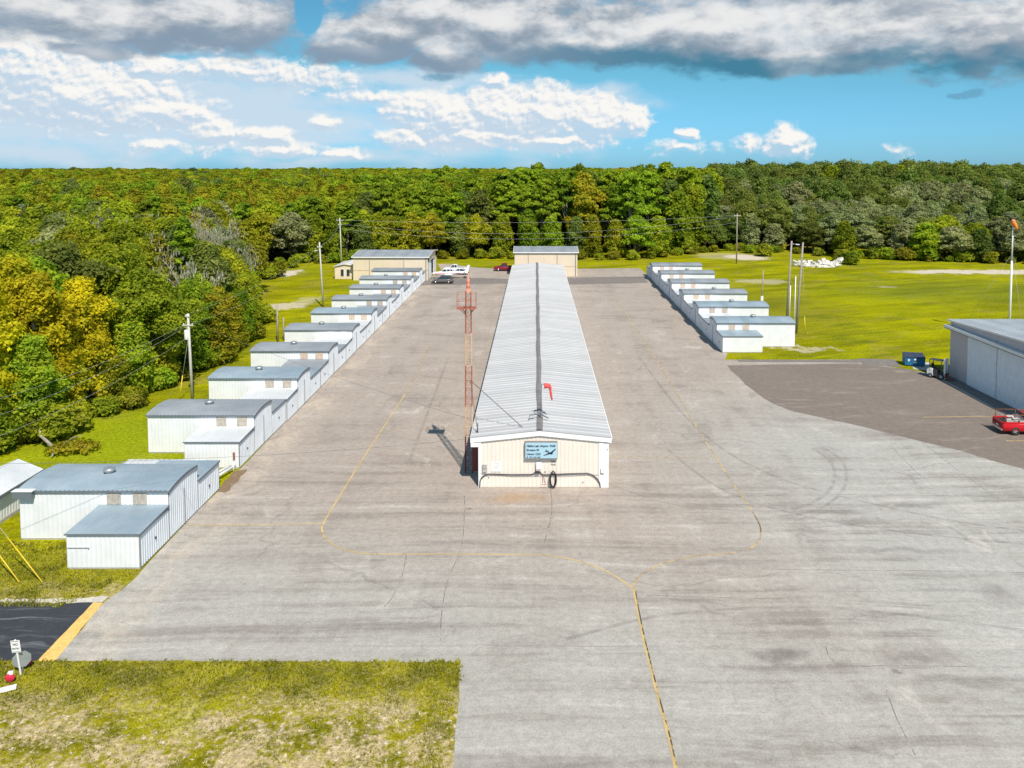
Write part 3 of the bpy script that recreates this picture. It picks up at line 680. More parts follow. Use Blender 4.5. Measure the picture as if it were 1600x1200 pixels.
    for (a, b_) in panels:
        pv = MB(); pv.box(*sorted((ex(a), ex(b_))), -.055, -.028, eave-.92, eave-.10); pv.build('wall_panel', panel_m, t)
    if base:
        bv = MB(); bv.box(*sorted((ex(.03), ex(L-.03))), .03, bay-.03, 0, .1); bv.box(*sorted((ex(.03), ex(wl-.03))), -near_wing+.03, 0.025, 0, .098)
        if far_wing > .5: bv.box(*sorted((ex(.03), ex(wl-.03))), bay-.025, bay+far_wing-.03, 0, .098)
        bv.build('footing', concrete, t)
    return t
GL = 'white hangars in the row left of the apron'; GR = 'white hangars in the row right of the apron'
# left row: the near eave corner of every bay is surveyed (row, left end column, right end column)
left = [(769, 23, 257), (651, 231, 400), (593.7, 325, 466), (549, 393, 515), (516.9, 445, 553), (490.6, 487, 585), (469, 519, 606), (451, 547.5, 624.5), (437, 560, 645), (424, 581, 661)]
llab = ['nearest left-row hangar with ribbed blue-grey roof beside the black driveway',
        'second hangar of the left row with a small red-brown gauge, behind pipe rails',
        'third hangar of the left row with two grey wall panels beside the utility pole',
        'fourth hangar of the left row with rust-streaked tan wall panels',
        'fifth hangar of the left row with white painted-over wall panels',
        'sixth hangar of the left row with two tan panels and a pale wing roof',
        'seventh hangar of the left row with a darker grey arched roof',
        'eighth hangar of the left row, two bays short of the tall tan hangar',
        'ninth hangar of the left row with grey-blue arched roof near the tan hangar',
        'farthest hangar of the left row with brownish roof and no vent']

LW = [51.2, 67.2, 79.2, 91.2, 103.2, 115.2, 127.3, 139.4, 151.2, 163.2]
for i in range(10):
    X0 = -24.08 if i < 2 else -23.95
    L = [9.75, 9.1, 8.9, 8.95, 8.8, 8.7, 8.8, 8.75, 9.6, 9.7][i]
    roof = [roof_blue, roof_grey, roof_blue, roof_grey, roof_grey, roof_blue, roof_grey, roof_grey, roof_grey, roof_dark][i]
    wr = [(roof_blue, roof_blue), (roof_pale, roof_grey), (roof_pale, roof_blue), (roof_grey, roof_grey), (roof_pale, roof_pale), (roof_pale, roof_grey), (roof_grey, roof_pale), (roof_grey, roof_grey), (roof_grey, roof_grey), (roof_dark, roof_grey)][i]
    pn = [(4.0, 3.1), (2.3, 1.4)] if i == 0 else [(3.2, 2.35), (1.45, .6)]
    pm = [tan_panel, tan_panel, tan_panel, tan_warm, white_wall, tan_warm, tan_panel, tan_warm, tan_panel, tan_warm][i]
    t = t_hangar(X0, LW[i], 1, L, roof, wr, pn, llab[i], GL, pm, near_wing=3.85 if i == 0 else 3.5, far_wing=3.75 if i == 0 else 3.9, vent=i != 9)
    if i == 0:
        m = MB(); m.bar((-4.4, -3.89, 1.35), (-3.1, -3.89, 1.35), .03); m.lathe((-3.1, -3.9, 1.33), [(.05, 0), (.05, .06), (.001, .07)], 8)
        m.build('wall_rail', grey_met, t)
        m = MB(); m.box(-9.95, -8.7, -.40, -.02, 2.95, 3.38); m.build('eave_box', dark_trim, t)
        m = MB(); m.box(-10.0, -8.65, -.45, .05, 3.385, 3.42); m.build('eave_lip', trim_white, t)
    if i == 1:
        m = MB(); m.box(-.50, -.34, -3.58, -3.53, .75, 1.35); m.build('gauge', rust, t)
RW = [107.9, 120.7, 133.5, 146.3, 159.1, 171.9]
rlab = ['nearest hangar of the right row, blue-grey roof and tan panels, beside two tall poles',
        'second hangar of the right row, pale blue roof with round vent and grey panels',
        'third hangar of the right row with grey roof and dark-footed tan panels',
        'fourth hangar of the right row from the camera, grey roof',
        'fifth hangar of the right row, next to last before the trees',
        'farthest hangar of the right row beside the broken asphalt strip']
for i in range(6):
    X0 = 24.7+.12*i
    t_hangar(X0, RW[i], -1, 10.65, [roof_blue, roof_blue, roof_grey, roof_grey, roof_grey, roof_grey][i], [(roof_blue, roof_grey), (roof_pale, roof_grey), (roof_pale, roof_pale), (roof_pale, roof_grey), (roof_pale, roof_grey), (roof_pale, roof_grey)][i],
             [(2.45, 1.6), (4.4, 3.5)], rlab[i], GR, tan_panel if i == 1 else tan_warm, near_wing=3.35, far_wing=4.6, wl=5.3, vent=i < 3 or i == 4, rise=.34)

# stack of old sheets between the first two left hangars, pipe rails
t = empty('sheet_stack', (-29.5, 62.6, 0)); tag(t, 'long stack of old corrugated sheets lying behind the nearest left hangar', 'metal sheets')
rnd = random.Random(4)
for k in range(7):
    m = MB(); o = rnd.uniform(-.3, .3)
    m = MB(); n = 26; a0 = -3.4+o
    vs = []; 
    for q in range(n+1):
        z = .62+.07*k + (.03 if q % 2 else 0); vs += [(a0+q*.235, -1.1+rnd.uniform(-.05, .05)*0+.05*k, z), (a0+q*.235, -.1+.05*k, z+.05)]
    m.add(vs, [(2*q, 2*q+2, 2*q+3, 2*q+1) for q in range(n)]); m.build('metal_sheet', [roof_pale, roof_grey, white_wall][k % 3], t)
for a in (-2.8, -.4, 2.0):
    m = MB(); m.box(a-.1, a+.1, -1.1, 0, 0, .6); m.build('support', wood_grey, t)
for k, (xa, xb) in enumerate(((-25.9, -24.7), (-25.3, -24.35))):
    t = empty('pipe_rail', (0, 0, 0)); tag(t, ['white pipe rail beside the second left hangar, the one farther from the apron', 'white pipe rail at the apron edge beside the second left hangar'][k], 'pipe rail', 'white pipe rails')
    t.location = (xa, 59.6, 0)
    m = MB(); m.tube([(0, 0, .35), (xb-xa+.1, 3.6, .42)], .11, 8); m.build('rail', trim_white, t)
    m = MB(); m.tube([(.02, .15, 0), (.02, .15, .33)], .06, 8); m.tube([(xb-xa+.08, 3.3, 0), (xb-xa+.08, 3.3, .38+.35*k)], .06, 8); m.build('post', trim_white, t)

# the low grey-roofed storage building cut by the left edge
t = empty('storage_shed', (-38.2, 58.0, 0)); tag(t, 'low storage shed with light grey gabled roof at the left edge beside the nearest hangar', 'shed')
xa, xb, xr = -1.8, 1.4, -.2; y0, y1 = -10.5, 0.0; ez, rz = 2.05, 2.85
m = MB(); corr(m, (xb, y0), (xb, y1), .25, ez, .3, .02, (1, 0)); corr(m, (xb, y1), (xa, y1), .25, ez, .3, .02, (0, 1)); corr(m, (xa, y1), (xa, y0), .25, ez, .3, .02, (-1, 0)); corr(m, (xa, y0), (xb, y0), .25, ez, .3, .02, (0, -1)); m.build('wall', white_wall, t)
m = MB(); n = 60
for sgn, x1 in ((1, xb+.25), (-1, xa-.25)):
    vs = []; fs = []
    for q in range(n*2+1):
        yy = y0-.2+(y1-y0+.4)*q/(n*2); dz = .025 if q % 2 else 0
        vs += [(xr, yy, rz+dz), (x1, yy, ez+.02+dz)]
    m.add(vs, [(2*q, 2*q+1, 2*q+3, 2*q+2) for q in range(n*2)])
m.build('roof', roof_box, t)
m = MB(); m.add([(xa, y1, ez), (xb, y1, ez), (xr, y1, rz), (xa, y0, ez), (xb, y0, ez), (xr, y0, rz)], [(0, 1, 2), (3, 5, 4)]); m.build('gable', white_wall, t)
m = MB(); m.box(xb+.22, xb+.28, y0-.2, y1+.2, ez-.22, ez+.0); m.build('eave_trim', dark_trim, t)
m = MB(); m.box(xa, xb+.05, y0, y1, 0, .24); m.build('footing', concrete, t)

# ------------------------------------------------------------------ the long hangar in the middle
MX0, MX1, MY0, MY1 = -4.36, 5.58, 59.9, 167.4
EZ, PZ, RXc = 3.93, 4.48, .30
t = MAIN = empty('long_hangar', (0, MY0, 0)); tag(t, 'very long cream hangar with white ribbed roof and dark ridge, mid apron', 'hangar')
LEN = MY1-MY0
m = MB(); a = MX0+.24
def mtop(x): return EZ-.42 + (PZ-EZ)*(1-abs(x-RXc)/(MX1-RXc)) 
corr(m, (MX0+.2, 0), (MX1-.75, 0), .02, 1, .31, .022, (0, -1), ztop=lambda q: mtop(MX0+.2+q*(MX1-.95-MX0)))
m.build('end_wall', cream, t)
m = MB(); m.box(MX0-.02, MX0+.2, -.07, .12, 0, EZ-.35); m.build('corner_trim', trim_white, t)
m = MB(); m.box(MX1-.75, MX1, -.07, .12, 0, EZ-.42); m.build('corner_trim', trim_white, t)
m = MB(); xl, xr_ = MX0-.62, MX1+.2
for x0, z0, x1, z1 in ((xl, EZ, RXc, PZ), (RXc, PZ, xr_, EZ)):
    m.add([(x0, -.16, z0-.42), (x1, -.16, z1-.42), (x1, -.16, z1-.02), (x0, -.16, z0-.02), (x0, -.02, z0-.42), (x1, -.02, z1-.42), (x1, -.02, z1-.02), (x0, -.02, z0-.02)],
          [(0,1,2,3), (4,7,6,5), (0,4,5,1), (3,2,6,7), (0,3,7,4), (1,5,6,2)])
m.build('fascia', trim_white, t)
m = MB(); m.box(xl+.03, MX0+.02, -.15, .55, EZ-.75, EZ-.43); m.build('soffit_box', trim_white, t)
m = MB(); m.box(MX0, MX1, LEN-.1, LEN, 0, EZ-.3); m.box(MX1-.12, MX1-.02, .13, LEN-.12, 0, EZ-.25); m.box(MX0+.02, MX0+.12, .13, LEN-.12, 0, EZ-.25); m.build('wall', cream, t)
for k in range(9):
    for sx, nm in ((MX1+.0, 1), (MX0, -1)):
        m = MB(); yy = 1.2+k*11.85; corr(m, (sx, yy), (sx, yy+11.0), .05, EZ-.5, .4, .03, (nm, 0)); m.build('side_door', white_door, t)
rnd = random.Random(9)
for sgn in (-1, 1):                              # ribbed roof, ribs running down each slope
    x1 = xl if sgn < 0 else xr_; m = MB(); vs = []; n = int(LEN/.78)
    ys_ = []
    for q in range(n):
        yy = -.2+(LEN+.4)*q/n; w_ = (LEN+.4)/n; ys_ += [(yy, 0), (yy+.55*w_, 0), (yy+.80*w_, 0), (yy+.84*w_, .055), (yy+.95*w_, .055)]
    ys_.append((LEN+.2, 0))
    seg = 6
    for yy, dz in ys_:
        for k in range(seg+1):
            f = k/seg; vs.append((RXc+(x1-RXc)*f, yy, PZ+(EZ-PZ)*f+dz+.006*math.sin(yy*1.7+k*2.1)*(0 < k < seg)))
    q = seg+1
    m.add(vs, [(i*q+k, i*q+k+1, (i+1)*q+k+1, (i+1)*q+k) for i in range(len(ys_)-1) for k in range(seg)])
    m.build('roof', roof_main, t)
m = MB(); n = 60
rc = []
for q in range(n+1):
    yy = -.22+(LEN+.44)*q/n; w_ = .23+.02*math.sin(q*1.3); o = .03*math.sin(q*.7)
    rc += [(RXc-w_+o, yy, PZ+.035), (RXc+o, yy, PZ+.10), (RXc+w_+o, yy, PZ+.035)]
m.add(rc, [(3*q+k, 3*q+k+1, 3*q+k+4, 3*q+k+3) for q in range(n) for k in (0, 1)]); m.build('ridge_cap', ridge_m, t)
m = MB(); m.box(MX1+.18, MX1+.27, 0, LEN, EZ-.16, EZ-.02); m.box(xl-.03, xl+.04, 0, LEN, EZ-.16, EZ-.02); m.build('gutter', trim_white, t)
# open maroon door leaf seen in the shade at the left corner
m = MB(); corr(m, (MX0-.62, 1.95), (MX0-.06, 1.95), .5, 2.75, .14, .02, (0, -1)); m.build('open_door', maroon_p, t)
# sign
sx0, sx1, sz0, sz1 = -.83, 1.66, 2.32, 3.62
m = MB(); m.box(sx0, sx1, -.30, -.045, sz0, sz1); sb = m.build('sign_board', sign_side, t)
m = MB(); m.box(sx0+.05, sx1-.03, -.325, -.302, sz0+.05, sz1-.04); m.build('sign_face', sign_blue, sb)
def text(body, x, z, size, parent, y=-.33, mat=ink, name='lettering', align='LEFT', rot=(PI/2, 0, 0), w=None, off=.0):
    cu = bpy.data.curves.new(name, 'FONT'); cu.body = body; cu.size = size; cu.extrude = .006; cu.align_x = align; cu.offset = off
    if w:
        bpy.context.view_layer.update()
    o = bpy.data.objects.new(name, cu); COL.objects.link(o)
    dg = bpy.context.evaluated_depsgraph_get(); me = bpy.data.meshes.new_from_object(o.evaluated_get(dg)); bpy.data.objects.remove(o)
    if w and me.vertices:
        xs = [v.co.x for v in me.vertices]; k = w/(max(xs)-min(xs))
        for v in me.vertices: v.co.x *= k
    me.materials.clear(); me.materials.append(mat)
    o = bpy.data.objects.new(name, me); COL.objects.link(o); o.parent = parent; o.location = (x, y, z); o.rotation_euler = rot; return o
text('Hidden Lake Airport - FA40', sx0+.14, sz1-.37, .24, sb, w=2.18, off=.008)
text("Elevation 30'", sx0+.14, sz1-.68, .22, sb, w=.95, off=.007)
text('Unicom 122.8', sx0+.14, sz1-.99, .22, sb, w=1.05, off=.007)
m = MB(); m.box(sx0+.15, sx0+.25, -.333, -.327, sz0+.10, sz0+.19); m.build('lettering', ink, sb)
text('727 8 40 4440', sx0+.34, sz0+.09, .14, sb, w=.85, off=.004)
# aeroplane silhouette
def slab(mb, pts, y0=-.336, y1=-.326): mb.prism(pts, y0, y1)
cx_, cz_ = sx0+1.92, sz0+.48
m = MB()
slab(m, [(cx_-.50, cz_-.20), (cx_-.46, cz_-.23), (cx_-.02, cz_-.10), (cx_+.10, cz_-.02), (cx_-.10, cz_+.0)], -.336, -.327)
slab(m, [(cx_-.05, cz_-.03), (cx_+.12, cz_-.10), (cx_+.45, cz_+.30), (cx_+.40, cz_+.33)], -.337, -.328)
slab(m, [(cx_-.22, cz_+.08), (cx_-.02, cz_-.11), (cx_+.16, cz_-.12), (cx_+.22, cz_-.06), (cx_+.16, cz_+.01), (cx_-.02, cz_+.04)], -.338, -.329)
slab(m, [(cx_-.34, cz_+.26), (cx_-.30, cz_+.26), (cx_-.16, cz_+.07), (cx_-.24, cz_+.05), (cx_-.30, cz_+.10)], -.339, -.330)
slab(m, [(cx_-.44, cz_+.09), (cx_-.40, cz_+.07), (cx_-.06, cz_+.13), (cx_-.08, cz_+.16)], -.340, -.331)
m.build('aeroplane_emblem', ink, sb)
# fittings on the end wall
def zz(py): return ZT(py, MY0-.05)
def xx(px, z=2): return GX(px, MY0-.05, z)
m = MB(); m.box(xx(753.5), xx(760.5), -.12, -.03, zz(738), zz(726)); pb_ = m.build('meter_box', grey_met, t)
m = MB(); m.box(xx(754.5), xx(759.5), -.135, -.122, zz(731), zz(727.5)); m.box(xx(754.5), xx(759.5), -.135, -.122, zz(737), zz(733)); m.build('meter_door', concrete, pb_)
m = MB(); m.box(xx(767.5), xx(783), -.05, -.032, zz(737), zz(722)); nb = m.build('notice_board', trim_white, t)
for k in range(4): text(['NOTICE', 'RULES', 'AREA', '----'][k], xx(775), zz(725.5+3.2*k), .14, nb, y=-.052, mat=concrete, align='CENTER')
text('Fuel', xx(864.5), zz(722.5), .19, t, y=-.045, mat=ink, align='CENTER'); text('Pump', xx(864.5), zz(726.8), .17, t, y=-.045, mat=ink, align='CENTER')
pz = zz(740.3)
m = MB(); m.tube([(xx(749.5), -.10, .02), (xx(750), -.10, pz-.55), (xx(753), -.10, pz-.25), (xx(758.5), -.10, pz-.06), (xx(764), -.10, pz), (xx(800), -.10, pz-.05), (xx(829), -.10, pz-.04), (xx(833), -.10, pz+.0), (xx(836.5), -.10, pz+.16)], .045, 8)
m.tube([(xx(843), -.10, pz+.18), (xx(847), -.10, pz-.02), (xx(850), -.10, pz-.06), (xx(890), -.10, pz+.02), (xx(918), -.10, pz+.05), (xx(926), -.10, pz-.08), (xx(933), -.10, pz-.36), (xx(937), -.10, pz-.7), (xx(938), -.10, .02)], .045, 8)
m.build('pipe', black_met, t)
m = MB(); m.tube([(xx(749.5), -.07, pz+.04), (xx(800), -.07, pz-.18), (xx(850), -.07, pz-.17), (xx(885), -.07, pz-.16), (xx(920), -.07, pz-.06), (xx(936), -.07, pz-.06)], .014, 6); m.build('cable', wire_m, t)
m = MB(); m.box(xx(836.3), xx(843.2), -.24, -.03, pz+.08, pz+.24); m.tube([(xx(836.8), -.09, pz+.2), (xx(836.5), -.09, pz+.85)], .02, 6); m.build('junction_box', black_met, t)
m = MB(); m.box(xx(838), xx(846), -.05, -.03, pz+.35, pz+.95); m.build('patch_plate', trim_white, t)
m = MB(); m.tube([(xx(848), -.08, pz-.10), (xx(852.5), -.08, .35)], .012, 5); m.tube([(xx(848), -.08, pz-.10), (xx(848), -.08, .35)], .012, 5); m.tube([(xx(845), -.25, .30), (xx(855), -.25, .30)], .02, 5); m.build('valve', rust, t)
for (a, b_) in ((763.7, 745.5), (911, 753.2), (852, 736.8)):
    m = MB(); m.box(xx(a)-.04, xx(a)+.04, -.08, -.03, zz(b_)-.05, zz(b_)+.04); m.build('outlet', grey_met, t)
m = MB(); m.tube([(xx(938.5), -.10, zz(740)), (xx(938.5), -.10, zz(732.5))], .02, 6); m.tube([(xx(938.5), -.10, zz(740)), (xx(943.5), -.10, zz(740))], .03, 6); m.build('bracket', black_met, t)
m = MB(); m.box(xx(944), xx(951), -.09, -.072, zz(692.3), zz(690.5)); m.box(xx(948.5), xx(949.5), -.1, -.072, zz(703), zz(701.3)); m.build('hinge', black_met, t)
# hanging hose
t = empty('hose_coil', (xx(864), MY0-.22, 0)); tag(t, 'black hose coil hanging on the cream end wall below the blue sign', 'hose')
m = MB()
for k in range(5):
    w_ = .17+.025*k; y_ = -.05*k+.08
    m.tube([(w_*math.sin(q/20*2*PI), y_+.01*math.sin(q), .72+(.60+.012*k)*math.cos(q/20*2*PI)) for q in range(21)], .024, 7, caps=False)
m.build('hose', black_rub, t)
m = MB(); m.tube([(0, .12, 1.27), (0, -.2, 1.27)], .03, 6); m.build('hook', rust, t)

# ------------------------------------------------------------------ windsock on the roof ridge
t = empty('windsock', (.38, 62.6, PZ+.09)); tag(t, 'limp red windsock on a thin dark pole on the ridge of the long hangar', 'windsock')
m = MB(); m.tube([(0, 0, -.05), (.10, .3, 2.65)], .028, 6); m.build('pole', wire_dark, t)
m = MB(); m.bar((-.85, -.25, .26), (0, 0, .30), .07); m.bar((0, 0, .30), (.62, -.45, .08), .07); m.bar((0, 0, .30), (-.1, .7, .05), .06); m.bar((-.85, -.25, .26), (-.95, -.25, -.12), .04); m.build('pole_brace', dark_trim, t)
m = MB(); m.tube([(.12, .3, 2.62), (.30, .28, 2.60)], .02, 5); m.build('swivel_arm', wire_dark, t)
m = MB(); m.tube([(.28, .25, 2.48), (.40, .25, 2.50), (.55, .25, 2.50), (.70, .25, 2.46), (.78, .25, 2.32), (.80, .25, 2.12), (.83, .25, 1.88), (.87, .25, 1.62), (.93, .25, 1.34)], [.20, .21, .205, .17, .12, .085, .10, .075, .055], 14)
for v_i, v in enumerate(m.v): m.v[v_i] = (v[0]+.012*math.sin(v_i*2.1), v[1]+.012*math.cos(v_i*1.7), v[2]+.010*math.sin(v_i*3.3))
m.build('sock', red_cloth, t)

# ------------------------------------------------------------------ lattice beacon tower
TX, TY = -5.35, 63.0
t = empty('lattice_tower', (TX, TY, 0)); tag(t, 'tall orange and white lattice tower with small railed platform beside the long hangar', 'tower')
hw0, hw1 = .30, .20; TOPZ = 14.6
bands = [(0, 3.0, maroon_p), (3.0, 5.4, white_p), (5.4, 8.7, orange_p), (8.7, 11.3, white_p), (11.3, TOPZ, orange_p)]
def hw(z): return hw0+(hw1-hw0)*z/TOPZ
for z0, z1, mt in bands:
    cs = lambda z: [(-hw(z), -hw(z)), (hw(z), -hw(z)), (hw(z), hw(z)), (-hw(z), hw(z))]
    a_, b_ = cs(z0), cs(z1)
    for k in range(4):
        m = MB(); m.bar((*a_[k], z0), (*b_[k], z1), .048); m.build('leg', mt, t)
    m = MB(); n = max(2, int((z1-z0)/.62))
    for q in range(n):
        za, zb = z0+(z1-z0)*q/n, z0+(z1-z0)*(q+1)/n; A, B = cs(za), cs(zb)
        for k in range(4):
            k2 = (k+1) % 4
            m.bar((*A[k], za), (*A[k2], za), .026); 
            if q % 2: m.bar((*A[k], za), (*B[k2], zb), .022)
            else: m.bar((*A[k2], za), (*B[k], zb), .022)
    m.build('bracing', mt, t)
m = MB(); m.box(-.88, .62, -.55, .55, 13.28, 13.33)
for a in (-.6, .45): m.bar((a, -.5, 13.25), (a*.35, -.2, 12.8), .05); m.bar((a, .5, 13.25), (a*.35, .2, 12.8), .05)
m.build('platform', orange_p, t)
m = MB(); pc = [(-.86, -.53), (.6, -.53), (.6, .53), (-.86, .53)]
for k in range(4):
    p, q = pc[k], pc[(k+1) % 4]
    m.bar((*p, 13.33), (*p, 14.5), .032)
    for z in (13.9, 14.5): m.bar((*p, z), (*q, z), .02)
m.bar((-.1, -.6, 13.34), (-.1, -.6, 14.5), .03); m.build('railing', orange_p, t)
m = MB(); m.lathe((0, 0, 0), [(.24, TOPZ), (.24, TOPZ+.10), (.14, TOPZ+.16), (.14, TOPZ+.30)], 12); be = m.build('beacon_base', pink_cloth, t)
m = MB(); m.lathe((0, 0, 0), [(.11, TOPZ+.30), (.15, TOPZ+.34), (.14, TOPZ+.62), (.10, TOPZ+.70), (.14, TOPZ+.76), (.13, TOPZ+.98), (.05, TOPZ+1.04), (.03, TOPZ+1.5), (.001, TOPZ+1.52)], 12); m.build('beacon_lamp', pink_cloth, be)
for gx, gy, gz, r_ in ((-1.0+5.35, 60.9-TY, 4.32, .030), (.9, 60.6-TY, 3.9, .022)):
    m = MB(); m.tube([(.15, -.15, 7.5), (gx, gy, gz)], r_, 5); m.build('guy_wire', wire_dark, t)
t = empty('roof_vent_pipe', (GX(746, 60.6, 4.2), 60.7, 3.95)); tag(t, 'thin dark vent pipe standing on the left front corner of the white roof', 'pipe')
m = MB(); m.tube([(0, 0, 0), (0, .02, .75)], .05, 8); m.build('pipe', wire_dark, t)
m = MB(); m.tube([(-.2, -.1, .08), (0, 0, .02)], .02, 6); m.build('clamp', grey_met, t)

# ------------------------------------------------------------------ tan hangars at the far end
def tan_hangar(x0, x1, y0, y1, ez, rz, label, open_side):
    t = empty('hangar', (x0, y0, 0)); tag(t, label, 'hangar')
    L = x1-x0; D = y1-y0
    m = MB(); corr(m, (0, 0), (L, 0), .02, ez, .35, .02, (0, -1)); corr(m, (L, D), (0, D), .02, ez, .35, .02, (0, 1))
    top = lambda q: ez+(rz-ez)*(1-abs(2*q-1))
    if open_side:
        corr(m, (0, D), (0, 0), .02, ez, .35, .02, (-1, 0), ztop=top)
        m.box(L-.15, L, .03, 1.6, 0, ez-.05); m.box(L-.15, L, D-1.6, D-.03, 0, ez-.05)
        m.add([(L, .03, 3.9), (L, D-.03, 3.9), (L, D-.03, ez-.05), (L, D/2, rz-.1), (L, .03, ez-.05)], [(0, 1, 2, 3, 4)])
    else:
        corr(m, (0, D), (0, 0), .02, ez, .35, .02, (-1, 0), ztop=top); corr(m, (L, 0), (L, D), .02, ez, .35, .02, (1, 0), ztop=top)
    m.build('wall', beige, t)
    if open_side:
        for k in range(4):
            m = MB(); ya = 1.65+(D-3.3)*k/4; xx_ = L-.10-.12*(k % 2)
            if k == 2: continue
            corr(m, (xx_, ya), (xx_, ya+(D-3.3)/4), .05, 3.88, .35, .02, (1, 0)); m.build('sliding_door', white_door, t)
    m = MB(); vs = []; n = int((L+.6)/.3); xs = []
    for q in range(n):
        a = -.3+(L+.6)*q/n; w_ = (L+.6)/n; xs += [(a, 0), (a+.6*w_, 0), (a+.7*w_, .03), (a+.9*w_, .03)]
    q_ = len(xs)
    for yy, z in ((-.25, ez+.03), (D/2, rz+.03), (D+.25, ez+.03)): vs += [(a, yy, z+dz) for a, dz in xs]
    m.add(vs, [(r*q_+i, r*q_+i+1, (r+1)*q_+i+1, (r+1)*q_+i) for r in (0, 1) for i in range(q_-1)]); ro = m.build('roof', roof_grey, t)
    m = MB(); m.box(-.3, L+.3, -.36, -.24, ez-.16, ez+.05); m.build('gutter', trim_white, t)
    m = MB(); 
    for xe in (-.34, L+.26):
        m.bar((xe+.04, -.3, ez-.03), (xe+.04, D/2, rz-.03), .08, .25); m.bar((xe+.04, D/2, rz-.03), (xe+.04, D+.3, ez-.03), .08, .25)
    m.build('gable_trim', cream, t)
    for a in (.22*L, .68*L, L-.4):
        m = MB(); m.box(a-.06, a+.06, -.16, -.03, .02, ez-.2); m.build('downspout', dark_trim if a > L-.5 else tan_panel, t)
    m = MB(); m.box(0, L, -.05, -.022, 2.2, 2.27); m.build('wall_seam', tan_warm, t)
    return t
tan_hangar(-39.6, -23.4, 172.6, 187.5, 5.15, 5.85, 'tan hangar with grey ridged roof behind the left row, its big doorway facing the apron', True)
tan_hangar(-4.75, 9.4, 179.5, 192.5, 5.45, 6.15, 'tan hangar with grey roof standing beyond the far end of the long hangar', False)
t = empty('small_building', (-44.2, 175.0, 0)); tag(t, 'small tan building with white roof and two dark windows left of the tan hangar', 'building')
m = MB(); corr(m, (0, 0), (4.4, 0), .02, 2.9, .3, .02, (0, -1), ztop=lambda q: 2.75+.75*q if q < .5 else 3.5-.75*(q)+.37); corr(m, (0, 9), (0, 0), .02, 2.75, .3, .02, (-1, 0)); corr(m, (4.4, 9), (0, 9), .02, 2.75, .3, .02, (0, 1)); corr(m, (4.4, 0), (4.4, 9), .02, 2.75, .3, .02, (1, 0)); m.build('wall', beige, t)
m = MB(); m.add([(-.3, -.3, 2.72), (2.2, -.3, 3.25), (2.2, 9.2, 3.25), (-.3, 9.2, 2.72), (4.6, -.3, 2.9), (4.6, 9.2, 2.9), (-.3, -.3, 2.8), (2.2, -.3, 3.33), (2.2, 9.2, 3.33), (-.3, 9.2, 2.8), (4.6, -.3, 2.98), (4.6, 9.2, 2.98)],
      [(0, 1, 2, 3), (1, 4, 5, 2), (6, 9, 8, 7), (7, 8, 11, 10), (0, 6, 7, 1), (1, 7, 10, 4), (0, 3, 9, 6), (4, 10, 11, 5), (3, 2, 8, 9), (2, 5, 11, 8)]); m.build('roof', roof_pale, t)
for a in (1.15, 2.45):
    m = MB(); m.box(a, a+.95, -.08, -.03, .55, 2.25); f = m.build('window', trim_white, t)
    m = MB(); m.box(a+.14, a+.82, -.10, -.082, .65, 2.15); m.build('pane', glass, f)

# ------------------------------------------------------------------ hangar cut by the right edge
t = empty('hangar', (48.75, 93.0, 0)); tag(t, 'large grey metal hangar with pale sliding doors and ribbed white roof at the right edge', 'hangar')
D = 34.0; Wd = 30.0; e0, r0 = 6.62, 7.35
top = lambda q: e0+(r0-e0)*(1-abs(2*q-1))
grey_wall = surf('grey_lilac_sheet', (.60, .54, .54), .45, var=.03, dirt=(.3, .28, .28), dirt_amt=.25)
pale_blue = surf('pale_blue_door_sheet', (.80, .84, .87), .4, var=.04, dirt=(.42, .45, .48), dirt_amt=.35)
m = MB(); corr(m, (.0, 0), (.0, -D), .05, 1, .3, .03, (-1, 0), ztop=top); corr(m, (Wd, 0), (0, 0), .05, e0, .4, .03, (0, 1)); corr(m, (0, -D), (Wd, -D), .05, e0, .4, .03, (0, -1)); corr(m, (Wd, -D), (Wd, 0), .05, e0, .4, .03, (1, 0)); m.build('wall', grey_wall, t)
yd = -4.2
for k in range(5):
    m = MB(); corr(m, (-.20 if k % 2 == 0 else -.16, yd-5.6*k+.03), (-.20 if k % 2 == 0 else -.16, yd-5.6*(k+1)-.03), .06, 5.75, .3, .03, (-1, 0)); m.build('sliding_door', pale_blue, t)
m = MB(); m.box(-.62, -.04, -D, .35, 5.86, 6.02); m.box(-.64, -.58, -D, .35, 5.72, 6.03); m.build('door_canopy', trim_white, t)
m = MB(); m.box(-.60, -.1, -D, .3, 5.62, 5.70); m.build('door_track', dark_trim, t)
m = MB(); vs = []; xs = []; n = int((Wd+.5)/.45)
for q in range(n):
    a = -.25+(Wd+.5)*q/n; w_ = (Wd+.5)/n; xs += [(a, 0), (a+.7*w_, 0), (a+.77*w_, .05), (a+.92*w_, .05)]
q_ = len(xs)
for yy, z in ((.25, e0+.02), (-D/2, r0+.02), (-D-.25, e0+.02)): vs += [(a, yy, z+dz) for a, dz in xs]
m.add(vs, [(r*q_+i, r*q_+i+1, (r+1)*q_+i+1, (r+1)*q_+i) for r in (0, 1) for i in range(q_-1)])
roof_rh = roof_mat('grey_white_roof_sheet', (.42, .45, .47), (.52, .55, .57), .9, 'y', .3, dark=(.3, .32, .34)); m.build('roof', roof_rh, t)
m = MB(); m.bar((-.28, .28, e0-.05), (-.28, -D/2, r0-.05), .06, .2); m.bar((-.28, -D/2, r0-.05), (-.28, -D-.28, e0-.05), .06, .2); m.build('gable_trim', trim_white, t)
m = MB(); m.box(-.04, Wd, -D, .02, 0, .05); m.build('footing', concrete, t)

